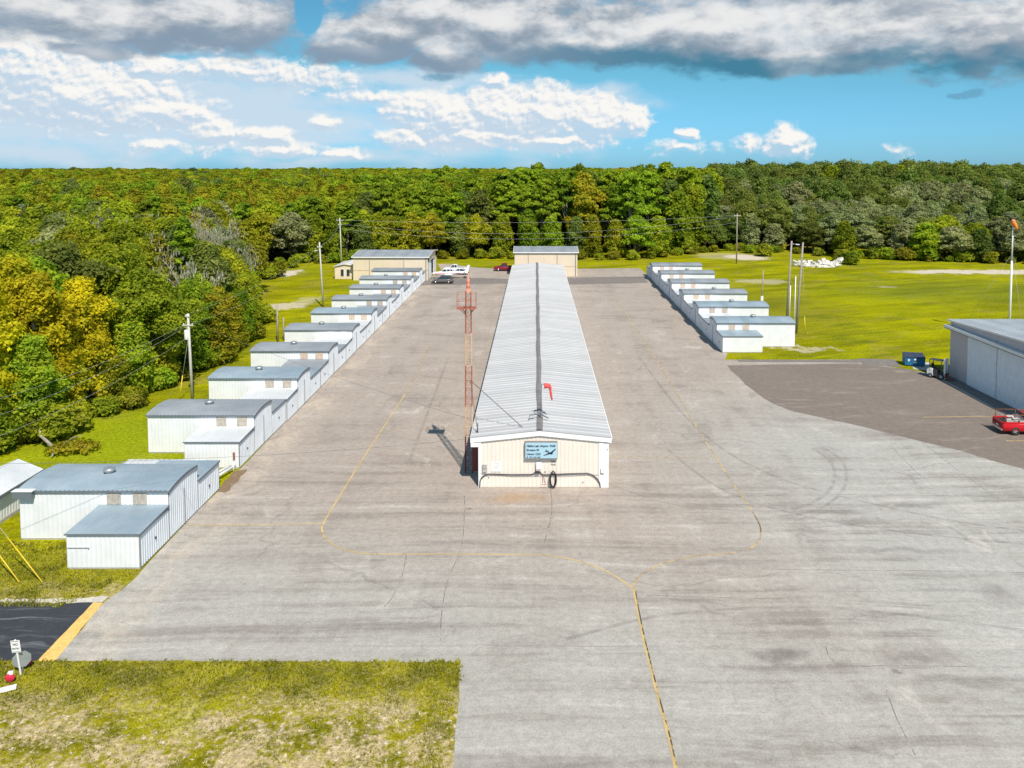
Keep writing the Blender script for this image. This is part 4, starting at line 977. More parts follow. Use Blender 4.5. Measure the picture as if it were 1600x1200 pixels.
# ------------------------------------------------------------------ dumpster and forklift
X, Y = 46.9, 98.0
t = empty('dumpster', (X, Y, 0), R(-12)); tag(t, 'blue metal dumpster with dark lid at the edge of the brown asphalt', 'dumpster')
m = MB(); m.prism([(-.75, .12), (.75, .12), (.75, 1.35), (-.75, 1.05)], -1.15, 1.15, 'x'); m.build('bin', blue_bin, t)
for a in (-1.2, 1.12):
    m = MB(); m.box(a, a+.08, -.45, .45, .55, .72); m.build('fork_pocket', blue_bin, t)
m = MB(); m.prism([(-.80, 1.07), (-.80, 1.12), (.78, 1.42), (.78, 1.37)], -1.18, -.02, 'x'); m.build('lid', bin_lid, t)
m = MB(); m.prism([(-.80, 1.07), (-.80, 1.12), (.78, 1.42), (.78, 1.37)], .02, 1.18, 'x'); m.build('lid', bin_lid, t)
for a in (-.95, -.3, .3, .95):
    m = MB(); m.box(a-.04, a+.04, -.80, -.755, .14, 1.02); m.build('rib', blue_bin, t)
m = MB(); m.lathe((0, 0, 0), [(.001, 0), (.17, 0), (.17, .008), (.001, .008)], 12); em = m.build('emblem', trim_white, t, (.02, -.765, .78), (PI/2, 0, 0))
m = MB(); m.box(-.20, .20, -.768, -.760, .42, .56); m.build('emblem', trim_white, t)
m = MB(); m.box(-.82, -.62, -.768, -.760, .62, .88); m.build('emblem', trim_white, t)
for a in (-.9, .9):
    m = MB(); m.box(a-.1, a+.1, -.6, .6, 0, .12); m.build('skid', black_met, t)
sheet('concrete_pad', [G(1425, 567), G(1452, 566), G(1452, 579), G(1427, 577)], concrete, .020, .02, .4, 22)

t = empty('forklift', (46.9, 91.7, 0), R(-50)); tag(t, 'white forklift with tall mast parked by the corner of the right hangar', 'forklift')
m = MB(); m.prism([(-1.05, .30), (-1.2, .55), (-1.18, .95), (-1.0, 1.12), (-.62, 1.10), (-.55, .62), (-.5, .30)], -.50, .50, 'y'); m.build('counterweight', trim_white, t)
m = MB(); m.prism([(-.50, .30), (-.53, .95), (-.15, 1.0), (-.05, .55), (.35, .5), (.42, 1.05), (.55, 1.0), (.58, .30)], -.44, .44, 'y'); m.build('body', black_met, t)
m = MB(); m.prism([(.36, .52), (.43, 1.06), (.50, 1.05), (.44, .52)], -.40, .40, 'y'); m.build('dashboard', trim_white, t)
m = MB(); m.prism([(-.80, 1.11), (-.25, 1.02), (-.25, 1.14), (-.68, 1.22), (-.74, 1.65), (-.86, 1.63)], -.28, .28, 'y'); m.build('seat', black_rub, t)
for x_, y_ in ((-.95, -.5), (-.95, .44), (.40, -.5), (.40, .44)):
    m = MB(); m.box(x_, x_+.06, y_, y_+.06, .7, 2.12); m.build('guard_post', black_met, t)
m = MB(); m.box(-1.0, .5, -.52, .52, 2.12, 2.17); 
m.build('overhead_guard', black_met, t)
m = MB(); m.tube([(.15, 0, .75), (-.02, 0, 1.35)], .03, 6); m.lathe((-.02, 0, 1.33), [(.15, 0), (.17, .02), (.15, .04)], 12); m.build('steering_wheel', black_met, t)
for y_ in (-.38, .30):
    m = MB(); m.box(.66, .84, y_-.03, y_+.12, .08, 2.45); m.build('mast_rail', trim_white, t)
m = MB(); m.box(.68, .76, -.29, .30, 2.25, 2.4); m.box(.68, .76, -.29, .30, 1.1, 1.2); m.build('mast_crossbar', trim_white, t)
m = MB(); m.tube([(.72, 0, .15), (.72, 0, 2.2)], .05, 8); m.build('lift_cylinder', black_met, t)
m = MB(); m.box(.82, .88, -.48, .48, .25, .75); m.build('carriage', rust, t)
for y_ in (-.32, .2):
    m = MB(); m.prism([(.88, .7), (.93, .7), (.93, .12), (1.8, .08), (1.8, .04), (.88, .06)], y_, y_+.12, 'y'); m.build('fork', rust, t)
def wheel(parent, x, y, r, w, rim=chrome, n=18):
    e = MB(); vs = [(r*.62, -w/2), (r*.92, -w/2), (r, -w/2+.03), (r, w/2-.03), (r*.92, w/2), (r*.62, w/2)]
    e.lathe((0, 0, 0), vs, n); ty = e.build('wheel', black_rub, parent, (x, y, r), (PI/2, 0, 0))
    e = MB(); e.lathe((0, 0, 0), [(.001, -w*.32), (r*.2, -w*.42), (r*.25, -w*.3), (r*.62, -w*.44), (r*.64, 0), (r*.62, w*.44), (r*.25, w*.3), (r*.2, w*.42), (.001, w*.32)], n)
    o = e.build('rim', rim, ty)
    e = MB()
    for k in range(5):
        a = 2*PI*k/5; e.bar((r*.15*math.cos(a), r*.15*math.sin(a), w*.43), (r*.58*math.cos(a), r*.58*math.sin(a), w*.46), .05, .02); e.bar((r*.15*math.cos(a), r*.15*math.sin(a), -w*.43), (r*.58*math.cos(a), r*.58*math.sin(a), -w*.46), .05, .02)
    e.build('spokes', rim, ty); return ty
for x_, y_, r_ in ((-.8, -.45, .28), (-.8, .45, .28), (.42, -.5, .34), (.42, .5, .34)): wheel(t, x_, y_, r_, .22, grey_met)

# ------------------------------------------------------------------ road vehicles (x forward, wheels on z=0)
def loft(mb, secs, smooth=True):
    """closed cross sections (lists of equal length, yz rings at given x) joined into a shell"""
    n = len(secs[0][1]); vs = []
    for x, ring in secs: vs += [(x+(p[2] if len(p) > 2 else 0), p[0], p[1]) for p in ring]
    fs = [(i*n+k, i*n+(k+1) % n, (i+1)*n+(k+1) % n, (i+1)*n+k) for i in range(len(secs)-1) for k in range(n)]
    fs += [tuple(reversed(range(n))), tuple((len(secs)-1)*n+k for k in range(n))]
    mb.add(vs, fs, smooth)
def ring(hwid, z0, z1, r=.12, tumble=0.0):
    """rounded box section"""
    w = hwid; tw = w-tumble
    return [(-w+r, z0), (w-r, z0), (w, z0+r), (w, (z0+z1)/2), (tw, z1-r), (tw-r, z1), (-tw+r, z1), (-tw, z1-r), (-w, (z0+z1)/2), (-w, z0+r)]
def vehicle(kind, loc, rz, paint, label, Ln=4.6, Wd=1.85, rack=False, cat=None):
    t = empty({'suv': 'car', 'sedan': 'car', 'pickup': 'pickup_truck'}[kind], (*loc, 0), rz); tag(t, label, cat or {'suv': 'car', 'sedan': 'car', 'pickup': 'pickup truck'}[kind])
    h = Wd/2; r = .34 if kind != 'pickup' else .39
    wb = Ln*.30
    if kind == 'pickup': belt, rf, gnd = 1.12, 1.82, .34
    elif kind == 'suv': belt, rf, gnd = 1.02, 1.66, .28
    else: belt, rf, gnd = .92, 1.44, .24
    F_ = Ln/2
    m = MB()
    if kind == 'pickup':
        secs = [(-F_, ring(h*.95, gnd+.15, belt-.05, .06)), (-F_+.06, ring(h, gnd+.05, belt, .07)), (-.25, ring(h, gnd, belt, .07)), (.2, ring(h, gnd, belt+.02, .1)), (F_*.40, ring(h, gnd, belt+.02, .12)), (F_*.85, ring(h*.98, gnd, belt-.06, .14)), (F_*.97, ring(h*.93, gnd+.06, belt-.16, .14)), (F_, ring(h*.88, gnd+.15, belt-.28, .12))]
    elif kind == 'suv':
        secs = [(-F_, ring(h*.86, gnd+.2, belt-.1, .12)), (-F_+.08, ring(h*.95, gnd+.05, belt, .12)), (-F_*.4, ring(h, gnd, belt, .12)), (F_*.3, ring(h, gnd, belt, .12)), (F_*.5, ring(h*.99, gnd, belt-.03, .14)), (F_*.86, ring(h*.94, gnd+.03, belt-.16, .16)), (F_, ring(h*.80, gnd+.14, belt-.34, .12))]
    else:
        secs = [(-F_, ring(h*.86, gnd+.2, belt-.1, .12)), (-F_+.1, ring(h*.95, gnd+.05, belt-.02, .12)), (-F_*.45, ring(h, gnd, belt, .12)), (F_*.3, ring(h, gnd, belt-.02, .12)), (F_*.6, ring(h*.97, gnd, belt-.1, .14)), (F_*.92, ring(h*.9, gnd+.04, belt-.22, .14)), (F_, ring(h*.8, gnd+.14, belt-.36, .1))]
    loft(m, secs); body = m.build('body', paint, t)
    if kind == 'pickup': xr, xf, xw0, xw1 = -.45, 1.35, -.35, .55
    elif kind == 'suv': xr, xf, xw0, xw1 = -F_+.10, F_*.46, -F_+.55, F_*.10
    else: xr, xf, xw0, xw1 = -F_*.78, F_*.42, -F_*.42, F_*.05
    hb = h-.08; ht = h-.24
    m = MB(); m.add([(xr, -hb, belt-.03), (xf, -hb, belt-.03), (xf, hb, belt-.03), (xr, hb, belt-.03), (xw0, -ht, rf-.07), (xw1, -ht, rf-.07), (xw1, ht, rf-.07), (xw0, ht, rf-.07)],
                    [(0, 3, 2, 1), (4, 5, 6, 7), (0, 1, 5, 4), (1, 2, 6, 5), (2, 3, 7, 6), (3, 0, 4, 7)]); m.build('windows', glass, t)
    m = MB(); loft(m, [(xw0-.10, ring(ht+.01, rf-.09, rf-.02, .02)), (xw0+.15, ring(ht+.05, rf-.09, rf+.02, .03)), (xw1-.12, ring(ht+.05, rf-.09, rf+.02, .03)), (xw1+.12, ring(ht+.01, rf-.10, rf-.03, .02))]); m.build('roof', paint, t)
    for sgn in (-1, 1):
        m = MB()
        for xa, xb in ((xr+.02, xw0), (xf-.02, xw1)): m.bar((xa, sgn*(hb+.005), belt-.04), (xb, sgn*(ht+.02), rf-.05), .09, .07)
        mid = (xw0+xw1)/2+.1
        m.bar((mid, sgn*(hb+.01), belt-.04), (mid-.05, sgn*(ht+.025), rf-.06), .08, .05)
        if kind == 'suv': m.bar((mid-1.0, sgn*(hb+.01), belt-.04), (mid-.95, sgn*(ht+.025), rf-.06), .10, .05)
        m.build('pillars', paint, t)
        m = MB(); m.box(xf-.35, xf-.2, sgn*(h+.02)-.09, sgn*(h+.02)+.09, belt, belt+.14); m.build('mirror', paint, t)
        m = MB(); m.box(F_-.16, F_-.02, sgn*(h*.66)-.14, sgn*(h*.66)+.14, belt-.42, belt-.27); m.build('headlight', lamp_clear, t)
        m = MB(); m.box(-F_-.015, -F_+.06, sgn*(h*.84)-.09, sgn*(h*.84)+.09, belt-.38, belt-.08); m.build('taillight', tail_red, t)
        m = MB(); m.box(mid-.35, mid-.17, sgn*h-.012 if sgn > 0 else -h-.02, sgn*h+.02 if sgn > 0 else -h+.012, belt-.2, belt-.16); m.build('door_handle', chrome if kind == 'pickup' else paint, t)
    m = MB(); m.box(-F_-.09, -F_+.05, -h*.9, h*.9, gnd+.08, gnd+.26); m.build('bumper', chrome if kind == 'pickup' else black_rub, t)
    m = MB(); m.box(F_-.08, F_+.06, -h*.86, h*.86, gnd+.05, gnd+.24); m.build('bumper', chrome if kind == 'pickup' else paint, t)
    m = MB(); m.box(F_-.05, F_+.012, -h*.5, h*.5, gnd+.28, belt-.34); m.build('grille', black_met, t)
    m = MB(); m.box(-F_-.03, -F_-.005, -.17, .17, belt-.42, belt-.30); m.build('number_plate', trim_white, t)
    for x_, y_ in ((-wb, -h+.10), (-wb, h-.10), (wb*1.02, -h+.10), (wb*1.02, h-.10)): wheel(t, x_, y_, r, .24)
    if kind == 'pickup':
        m = MB(); m.box(-F_+.14, -.58, -h+.14, h-.14, belt+.005, belt+.012); bd = m.build('bed_floor', black_rub, t)
        for a in (-h+.07, h-.07):
            m = MB(); m.box(-F_+.05, -.55, a-.07, a+.07, belt-.02, belt+.10); m.build('bed_rail', paint, t)
        m = MB(); m.box(-F_+.0, -F_+.10, -h+.1, h-.1, belt-.4, belt+.09); m.build('tailgate', paint, t)
    if rack:
        m = MB(); z = belt+.10
        for x_ in (-F_+.25, -.75):
            for y_ in (-h+.08, h-.08): m.tube([(x_, y_, z), (x_, y_, z+.72)], .03, 6)
            m.tube([(x_, -h+.0, z+.72), (x_, h-.0, z+.72)], .03, 6)
        m.tube([(-F_+.1, -h+.08, z+.66), (.9, -h+.08, z+.66)], .03, 6); m.tube([(-F_+.1, h-.08, z+.66), (.9, h-.08, z+.66)], .03, 6)
        m.build('ladder_rack', rust, t)
        m = MB(); rn = random.Random(5)
        for k in range(9):
            x_, y_ = rn.uniform(-F_+.6, -.9), rn.uniform(-h+.4, h-.45); a, b_, c_ = rn.uniform(.12, .35), rn.uniform(.1, .25), rn.uniform(.08, .28)
            if k % 3 == 0: m.tube([(x_-a, y_, belt+.16), (x_+a, y_+.1, belt+.16)], .06, 8)
            else: m.box(x_-a, x_+a, y_-b_, y_+b_, belt+.02+k*.002, belt+.02+c_)
        ti = empty('tool_load', (*loc, 0), rz); tag(ti, 'jumble of tools and boxes in the bed of the red pickup at the right edge', 'tools')
        m.build('tools', concrete, ti)
        m = MB(); m.box(-1.1, -.62, -h+.2, h-.2, belt+.02, belt+.36); m.build('toolbox', chrome, ti)
        m = MB(); m.box(-1.9, -1.3, .1, .55, belt+.31, belt+.36); m.box(-1.9, -1.3, .1, .55, belt+.015, belt+.05); m.build('panel', trim_white, ti)
    return t
vehicle('pickup', (GX(1553, 72.2, 1)+3.45, 72.6), R(-3), red_car, 'bright red pickup truck with ladder rack at the right edge of the brown asphalt', 5.6, 1.98, rack=True)
vehicle('suv', (GX(691, 168, .8), 168.4), R(180), grey_car, 'dark grey hatchback car parked near the far end of the left apron', 4.5, 1.8)
vehicle('pickup', (GX(711, 186, .8), 187.0), R(180), white_car, 'white pickup truck parked behind the small white aeroplane', 5.6, 1.95)
vehicle('sedan', (GX(716, 182, .8), 182.6), R(180), white_car, 'white saloon car between the white pickup and the aeroplane', 4.6, 1.8)
vehicle('pickup', (GX(789, 187, .8), 189.0), R(180), maroon_car, 'maroon pickup truck parked at the trees behind the long hangar', 5.4, 1.95)

# ------------------------------------------------------------------ small aeroplane (nose to -x)
t = empty('light_aeroplane', (GX(703, 176, 1), 176.6, 0), R(6)); tag(t, 'small white low-wing aeroplane with tall tail fin parked behind the dark hatchback', 'aeroplane')
m = MB(); loft(m, [(-3.9, ring(.16, .95, 1.2, .06)), (-3.6, ring(.42, .75, 1.38, .14)), (-2.3, ring(.52, .68, 1.5, .16)), (-1.6, ring(.56, .66, 1.6, .16)), (.6, ring(.56, .7, 1.62, .16)), (2.2, ring(.34, .92, 1.5, .12)), (3.9, ring(.12, 1.15, 1.42, .05))]); m.build('fuselage', white_car, t)
m = MB(); m.add([(-1.8, -.5, 1.5), (.9, -.48, 1.5), (.9, .48, 1.5), (-1.8, .5, 1.5), (-1.1, -.38, 2.0), (.3, -.36, 2.0), (.3, .36, 2.0), (-1.1, .38, 2.0)], [(0, 3, 2, 1), (4, 5, 6, 7), (0, 1, 5, 4), (1, 2, 6, 5), (2, 3, 7, 6), (3, 0, 4, 7)]); m.build('canopy', glass, t)
m = MB(); m.box(-1.15, .5, -.40, .40, 1.96, 2.06)
for x_ in (-.75, -.02, .55):
    for sgn in (-1, 1): m.bar((x_, sgn*.5, 1.5), (x_-.04, sgn*.39, 2.0), .10, .05)
m.build('cabin_roof', white_car, t)
for sgn in (-1, 1):
    m = MB(); m.add([(-1.3, sgn*.3, .72), (.35, sgn*.3, .76), (.25, sgn*5.0, 1.12), (-.95, sgn*5.0, 1.12), (-1.1, sgn*.3, .92), (.35, sgn*.3, .80), (.25, sgn*5.0, 1.16), (-.85, sgn*5.0, 1.24)], [(0, 1, 2, 3), (4, 7, 6, 5), (0, 4, 5, 1), (1, 5, 6, 2), (2, 6, 7, 3), (3, 7, 4, 0)]); w_ = m.build('wing', white_car, t)
    m = MB(); m.add([(3.0, sgn*.1, 1.28), (3.9, sgn*.1, 1.28), (3.85, sgn*1.6, 1.30), (3.35, sgn*1.6, 1.30), (3.0, sgn*.1, 1.36), (3.9, sgn*.1, 1.34), (3.85, sgn*1.6, 1.36), (3.35, sgn*1.6, 1.36)], [(0, 1, 2, 3), (4, 7, 6, 5), (0, 4, 5, 1), (1, 5, 6, 2), (2, 6, 7, 3), (3, 7, 4, 0)]); m.build('tailplane', white_car, t)
m = MB(); m.prism([(2.4, 1.4), (3.3, 1.55), (3.9, 2.9), (4.35, 2.9), (4.0, 1.4)], -.05, .05, 'y'); fn = m.build('tail_fin', white_car, t)
m = MB(); m.prism([(3.72, 1.95), (3.86, 2.25), (4.05, 2.25), (3.95, 1.95)], -.056, .056, 'y'); m.build('fin_mark', sign_blue, fn)
m = MB(); m.prism([(-3.4, 1.0), (-3.4, 1.10), (2.2, 1.22), (2.2, 1.16)], -.575, .575, 'y'); m.build('stripe', red_refl, t)
m = MB(); m.bar((-3.97, -.9, 1.0), (-3.97, .9, 1.16), .10, .03); m.build('propeller', black_met, t)
m = MB(); m.lathe((0, 0, 0), [(.17, 0), (.12, .18), (.001, .28)], 10); m.build('spinner', white_car, t, (-3.88, 0, 1.07), (0, -PI/2, 0))
for x_, y_ in ((-3.0, 0), (-.3, -1.5), (-.3, 1.5)):
    m = MB(); m.tube([(x_, y_, .2), (x_+.05, y_, .85)], .05, 6); m.build('gear_leg', trim_white, t); wheel(t, x_, y_, .2, .13, trim_white, 12)

# ------------------------------------------------------------------ poles, mast, wires
def pole(x, y, h, label, mat=wood_grey, r=.15, lean=(0, 0), arms=(), trans=False, lamp=None, name='utility_pole', group=None, cat='utility pole'):
    t = empty(name, (x, y, 0)); tag(t, label, cat, group)
    m = MB(); m.tube([(0, 0, -.1), (lean[0]*.5, lean[1]*.5, h*.5), (lean[0], lean[1], h)], [r, r*.85, r*.68], 10); m.build('pole', mat, t)
    for z, w in arms:
        m = MB(); m.bar((lean[0]*z/h-w/2, -.12, z), (lean[0]*z/h+w/2, -.12, z), .10, .12); ar = m.build('crossarm', wood_pale, t)
        for a in (-w/2+.1, w/2-.1):
            m = MB(); m.lathe((lean[0]*z/h+a, -.12, z+.06), [(.04, 0), (.06, .05), (.05, .12), (.001, .14)], 8); m.build('insulator', trim_white, ar)
    if trans:
        m = MB(); m.lathe((-.42, -.05, h*.70), [(.22, 0), (.24, .04), (.24, .95), (.20, 1.0), (.001, 1.05)], 14); tr = m.build('transformer', trim_white, t)
        m = MB(); m.tube([(-.42, -.05, h*.7+1.0), (-.42, -.05, h*.7+1.3)], .03, 6); m.tube([(-.3, -.05, h*.7+1.25), (-.25, -.12, h*.86)], .015, 5); m.build('bushing', grey_met, tr)
    if lamp:
        z, dx = lamp; m = MB(); m.tube([(0, 0, z), (dx*.6, -.1, z+.15), (dx, -.1, z+.1)], .035, 6); la = m.build('lamp_arm', grey_met, t)
        m = MB(); m.prism([(dx*.9, z+.02), (dx*1.35, z+.0), (dx*1.35, z+.10), (dx*.9, z+.16)], -.22, .02, 'y'); m.build('lamp_head', trim_white, la)
    return t
pole(-36.35, 83.4, 9.1, 'pale utility pole with white transformer behind the third left hangar', wood_pale, .17, (-.25, 0), [(7.9, 1.1), (8.85, .5)], trans=True)
pole(-37.3, 139.3, 11.5, 'tall utility pole with a street lamp standing in the grass left of the seventh hangar', wood_pale, .17, (-.5, 0), [(10.6, .9)], lamp=(9.9, -1.0))
pole(-48.9, 200.5, 11.9, 'pale utility pole just left of the tan hangar at the trees', wood_pale, .19, (-.3, 0), [(11.3, 1.8), (10.2, 1.0)])
pole(-66.0, 176, 8.0, 'white lamp pole half hidden by the left wood', wood_pale, .16, (0, 0), [(7.2, .8)], lamp=(7.7, .8))
pole(51.3, 203.3, 12.9, 'dark utility pole alone at the wood edge right of the far apron', wood_grey, .17, (0, 0), [(12.3, 1.6)])
pole(39.5, 124.7, 13.0, 'left one of the two tall poles behind the nearest right-row hangar', wood_grey, .19, (.55, 0), [], lamp=(12.4, 1.3))
pole(38.5, 117.0, 13.5, 'right one of the two tall poles behind the nearest right-row hangar', wood_grey, .18, (.75, 0), [])
pole(40.6, 142.5, 6.1, 'short dark pole with a white meter at its foot behind the right row', wood_grey, .12, (.2, 0), [], cat='post')
pole(-36.3, 111.3, 5.2, 'taller of the two short grey posts behind the left row', wood_grey, .15, cat='post', name='wooden_post')
pole(-35.7, 112.1, 3.3, 'shorter of the two short grey posts behind the left row', wood_grey, .13, cat='post', name='wooden_post')
m = MB(); m.box(-.22, .22, -.24, -.12, .5, 1.5)
t = [o for o in bpy.data.objects if o.get('label', '').startswith('short dark pole')][0]; m.build('meter_box', trim_white, t)
for nm, px_ in (('left one', .38), ('right one', -.35)):
    t = [o for o in bpy.data.objects if o.get('label', '').startswith(nm)][0]
    m = MB(); m.tube([(px_, -.1, 0), (px_+.1, -.1, 6.0 if nm == 'left one' else 8.5)], .07, 6); m.build('conduit', trim_white, t)
    if nm == 'right one':
        m = MB(); m.tube([(.65, -.2, 11.5), (1.15, -.6, .05)], .018, 5); m.build('guy_wire', wire_m, t)
        m = MB(); m.tube([(1.03, -.53, 2.6), (1.15, -.6, .05)], .06, 6); m.build('guy_guard', yellow_pl, t)
t = [o for o in bpy.data.objects if o.get('label', '').startswith('pale utility pole with white')][0]
m = MB(); m.tube([(-.1, 0, 7.6), (-1.15, -.6, .05)], .014, 5); m.build('guy_wire', wire_m, t)
m = MB(); m.tube([(-.80, -.4, 2.6), (-1.15, -.6, .05)], .05, 6); m.build('guy_guard', yellow_pl, t)

t = empty('windsock_mast', (68.8, 115, 0)); tag(t, 'tall slim white guyed mast topped by an orange wind cone behind the right hangar', 'mast')
m = MB(); m.tube([(0, 0, 0), (0, 0, 6), (0, 0, 11)], [.17, .16, .14], 8); m.tube([(0, 0, 11), (0, 0, 16.0)], [.11, .09], 8); m.build('pole', trim_white, t)
for a in (0, 2*PI/3, 4*PI/3):
    m = MB(); m.tube([(0, 0, 12), (6.5*math.cos(a+.3), 6.5*math.sin(a+.3), 0)], .014, 4); m.build('guy_wire', wire_m, t)
m = MB(); m.tube([(-.1, -.1, 16.55), (.05, -.35, 16.35), (.15, -.55, 15.95), (.2, -.6, 15.5)], [.30, .28, .22, .14], 12); m.build('wind_cone', orange_cloth, t)
m = MB(); m.lathe((0, 0, 0), [(.10, 16.0), (.14, 16.55), (.30, 16.7), (.26, 16.95), (.001, 17.05)], 12); m.build('lamp', pink_cloth, t)

def wire(p, q, sag, label, r=.016, mat=wire_m, group=None):
    m = MB(); P = [Vector(p).lerp(Vector(q), k/24)+Vector((0, 0, -4*sag*(k/24)*(1-k/24))) for k in range(25)]
    m.tube([tuple(a-P[0]) for a in P], r, 5, caps=False); o = m.build('power_line', mat, None, tuple(P[0])); tag(o, label, 'wire', group); return o
wire((-49.6, 200.4, 11.4), (50.6, 203.2, 12.35), 1.2, 'topmost of the wires crossing in front of the far pines', .020, group='wires before the far trees')
wire((-48.4, 200.4, 10.3), (51.9, 203.2, 12.30), 3.4, 'middle one of the wires crossing in front of the far pines', .020, group='wires before the far trees')
wire((-49.2, 200.3, 9.2), (51.3, 203.2, 10.6), 3.4, 'lowest of the wires crossing in front of the far pines', .020, group='wires before the far trees')
wire((-36.9, 83.2, 8.95), (-37.9, 139.2, 10.75), 1.0, 'wire from the transformer pole to the lamp pole, the higher one', .009, group='wires along the left wood')
wire((-36.6, 83.2, 7.9), (-37.8, 139.2, 9.6), 1.3, 'wire from the transformer pole to the lamp pole, the lower one', .009, group='wires along the left wood')
for k, (z0, z1, xo) in enumerate(((7.9, 9.0, -.4), (7.9, 7.4, .1), (6.6, 6.0, 0))):
    wire((-36.7+xo, 83.3, z0), (-41.5, 42, z1), 1.3+.2*k, ['highest', 'middle', 'lowest'][k]+' wire sagging left from the transformer pole before the golden trees', .009, group='wires along the left wood')
wire((-37.8, 139.2, 10.8), (-48.9, 200.4, 11.0), 1.0, 'wire running from the lamp pole back to the pole at the trees', .02, group='wires along the left wood')
wire((-41.5, 42, 8.6), (-4.9, 60.2, 3.7), .7, 'thin dark wire dropping to the left eave of the long hangar, the nearer one', .010, wire_dark, group='service wires over the apron')
wire((-36.4, 83.3, 8.4), (-4.9, 64.5, 3.7), .5, 'thin dark wire dropping to the left eave of the long hangar, the farther one', .010, wire_dark, group='service wires over the apron')
for k, (b, d_) in enumerate(((( -29.06, 45.72), (-3.9, 1.8)), ((-30.42, 45.72), (-3.9, 1.9)))):
    t = empty('guy_wire', (*b, 0)); tag(t, ['right one of two guy wires in yellow guards beside the nearest hangar wing', 'left one of two guy wires in yellow guards, at the left frame edge'][k], 'guy wire', 'yellow guarded guy wires')
    e = (d_[0]*2.1, d_[1]*2.1, 6.2); m = MB(); m.tube([(0, 0, .0), e], .013, 5); m.build('wire', wire_m, t)
    f = 2.15/6.2; m = MB(); m.tube([(0, 0, .05), (e[0]*f, e[1]*f, e[2]*f)], .035, 7); m.build('guard', yellow_pl, t)

# ------------------------------------------------------------------ signs at the driveway corner
t = empty('road_sign', (-24.85, 37.2, 0)); tag(t, 'small white sign on a leaning white post at the corner of the black driveway', 'sign')
m = MB(); m.box(-.035, .035, -.025, .025, 0, 1.75); m.build('post', trim_white, t, None, (0, R(-7), 0))
m = MB(); m.box(-.23, .23, -.05, -.028, 1.12, 1.72); sg = m.build('sign_plate', trim_white, t, (0, 0, 0), (0, R(-7), R(-4)))
m = MB(); m.box(-.20, .20, -.056, -.052, 1.67, 1.69); m.box(-.20, .20, -.056, -.052, 1.15, 1.17); m.build('border', ink, sg)
text('NO', 0, 1.47, .17, sg, y=-.054, align='CENTER'); text('ENTRY', 0, 1.28, .12, sg, y=-.054, align='CENTER')
t = empty('stop_sign', (-24.70, 37.35, 0)); tag(t, 'low octagonal sign seen from its bare grey back beside the white signpost', 'sign')
m = MB(); m.lathe((0, 0, 0), [(.001, -.012), (.42, -.012), (.42, .012), (.001, .012)], 8, False); m.build('plate', sign_grey, t, (-.18, 0, .66), (PI/2, R(22.5), R(28)))
m = MB(); m.box(-.03, .03, .02, .07, 0, 1.0); m.build('post', grey_met, t, (-.18, 0, 0))
for k, (a, b_) in enumerate(((43, 1043), (16, 1068))):
    x_, y_ = G(a, b_); t = empty('marker_paddle', (x_, y_, 0)); tag(t, ['red and white marker paddle right of the grey sign back', 'red and white marker paddle in the grass left of the white signpost'][k], 'marker', 'red marker paddles')
    m = MB(); m.lathe((0, 0, 0), [(.001, -.03), (.19, -.03), (.22, 0), (.19, .03), (.001, .03)], 12); m.build('disc', red_refl, t, (0, 0, .30), (PI/2, 0, R(20)))
    m = MB(); m.prism([(-.15, .42), (.16, .46), (.17, .62), (-.06, .60)], -.035, .035, 'y'); m.build('cap', trim_white, t)
    m = MB(); m.tube([(0, .05, 0), (0, .05, .4)], .02, 6); m.build('stake', trim_white, t)
x_, y_ = G(12, 1079); t = MB(); t.box(-.35, .35, -.16, .16, .05, .13); o = t.build('white_slab', trim_white, None, (x_, y_, 0), (0, 0, R(28))); tag(o, 'small white slab lying in the grass at the lower left edge', 'slab')

# ------------------------------------------------------------------ rubble
rs = np.random.RandomState(5); m = MB(); rx, ry = G(1280, 417)
for k in range(170):
    u = rs.uniform(-1, 1); a = rs.uniform(-1, 1)*(1-abs(u)**3)
    hgt = max(0, 1-abs(a))*(.55+.65*abs(math.sin(u*4.2+.6)))*1.5
    c = Vector((rx+u*5.6, ry+1.2+a*1.9, rs.uniform(0, 1)**.7*hgt)); sz = rs.uniform(.25, .75)
    e = Matrix.Rotation(rs.uniform(0, 6.3), 3, 'Z') @ Matrix.Rotation(rs.uniform(-.9, .9), 3, 'X') @ Matrix.Rotation(rs.uniform(-.6, .6), 3, 'Y')
    vs = [c + e @ Vector((x1*sz*rs.uniform(.7, 1.2), y1*sz*rs.uniform(.5, 1.1), z1*sz*rs.uniform(.2, .55))) for z1 in (-1, 1) for x1, y1 in ((-1, -1), (1, -1), (1, 1), (-1, 1))]
    m.add(vs, [(0,3,2,1), (4,5,6,7), (0,1,5,4), (1,2,6,5), (2,3,7,6), (3,0,4,7)])
o = m.build('rubble_pile', rubble_m); tag(o, 'heap of broken white concrete slabs in the field before the right wood', 'rubble', kind='stuff')

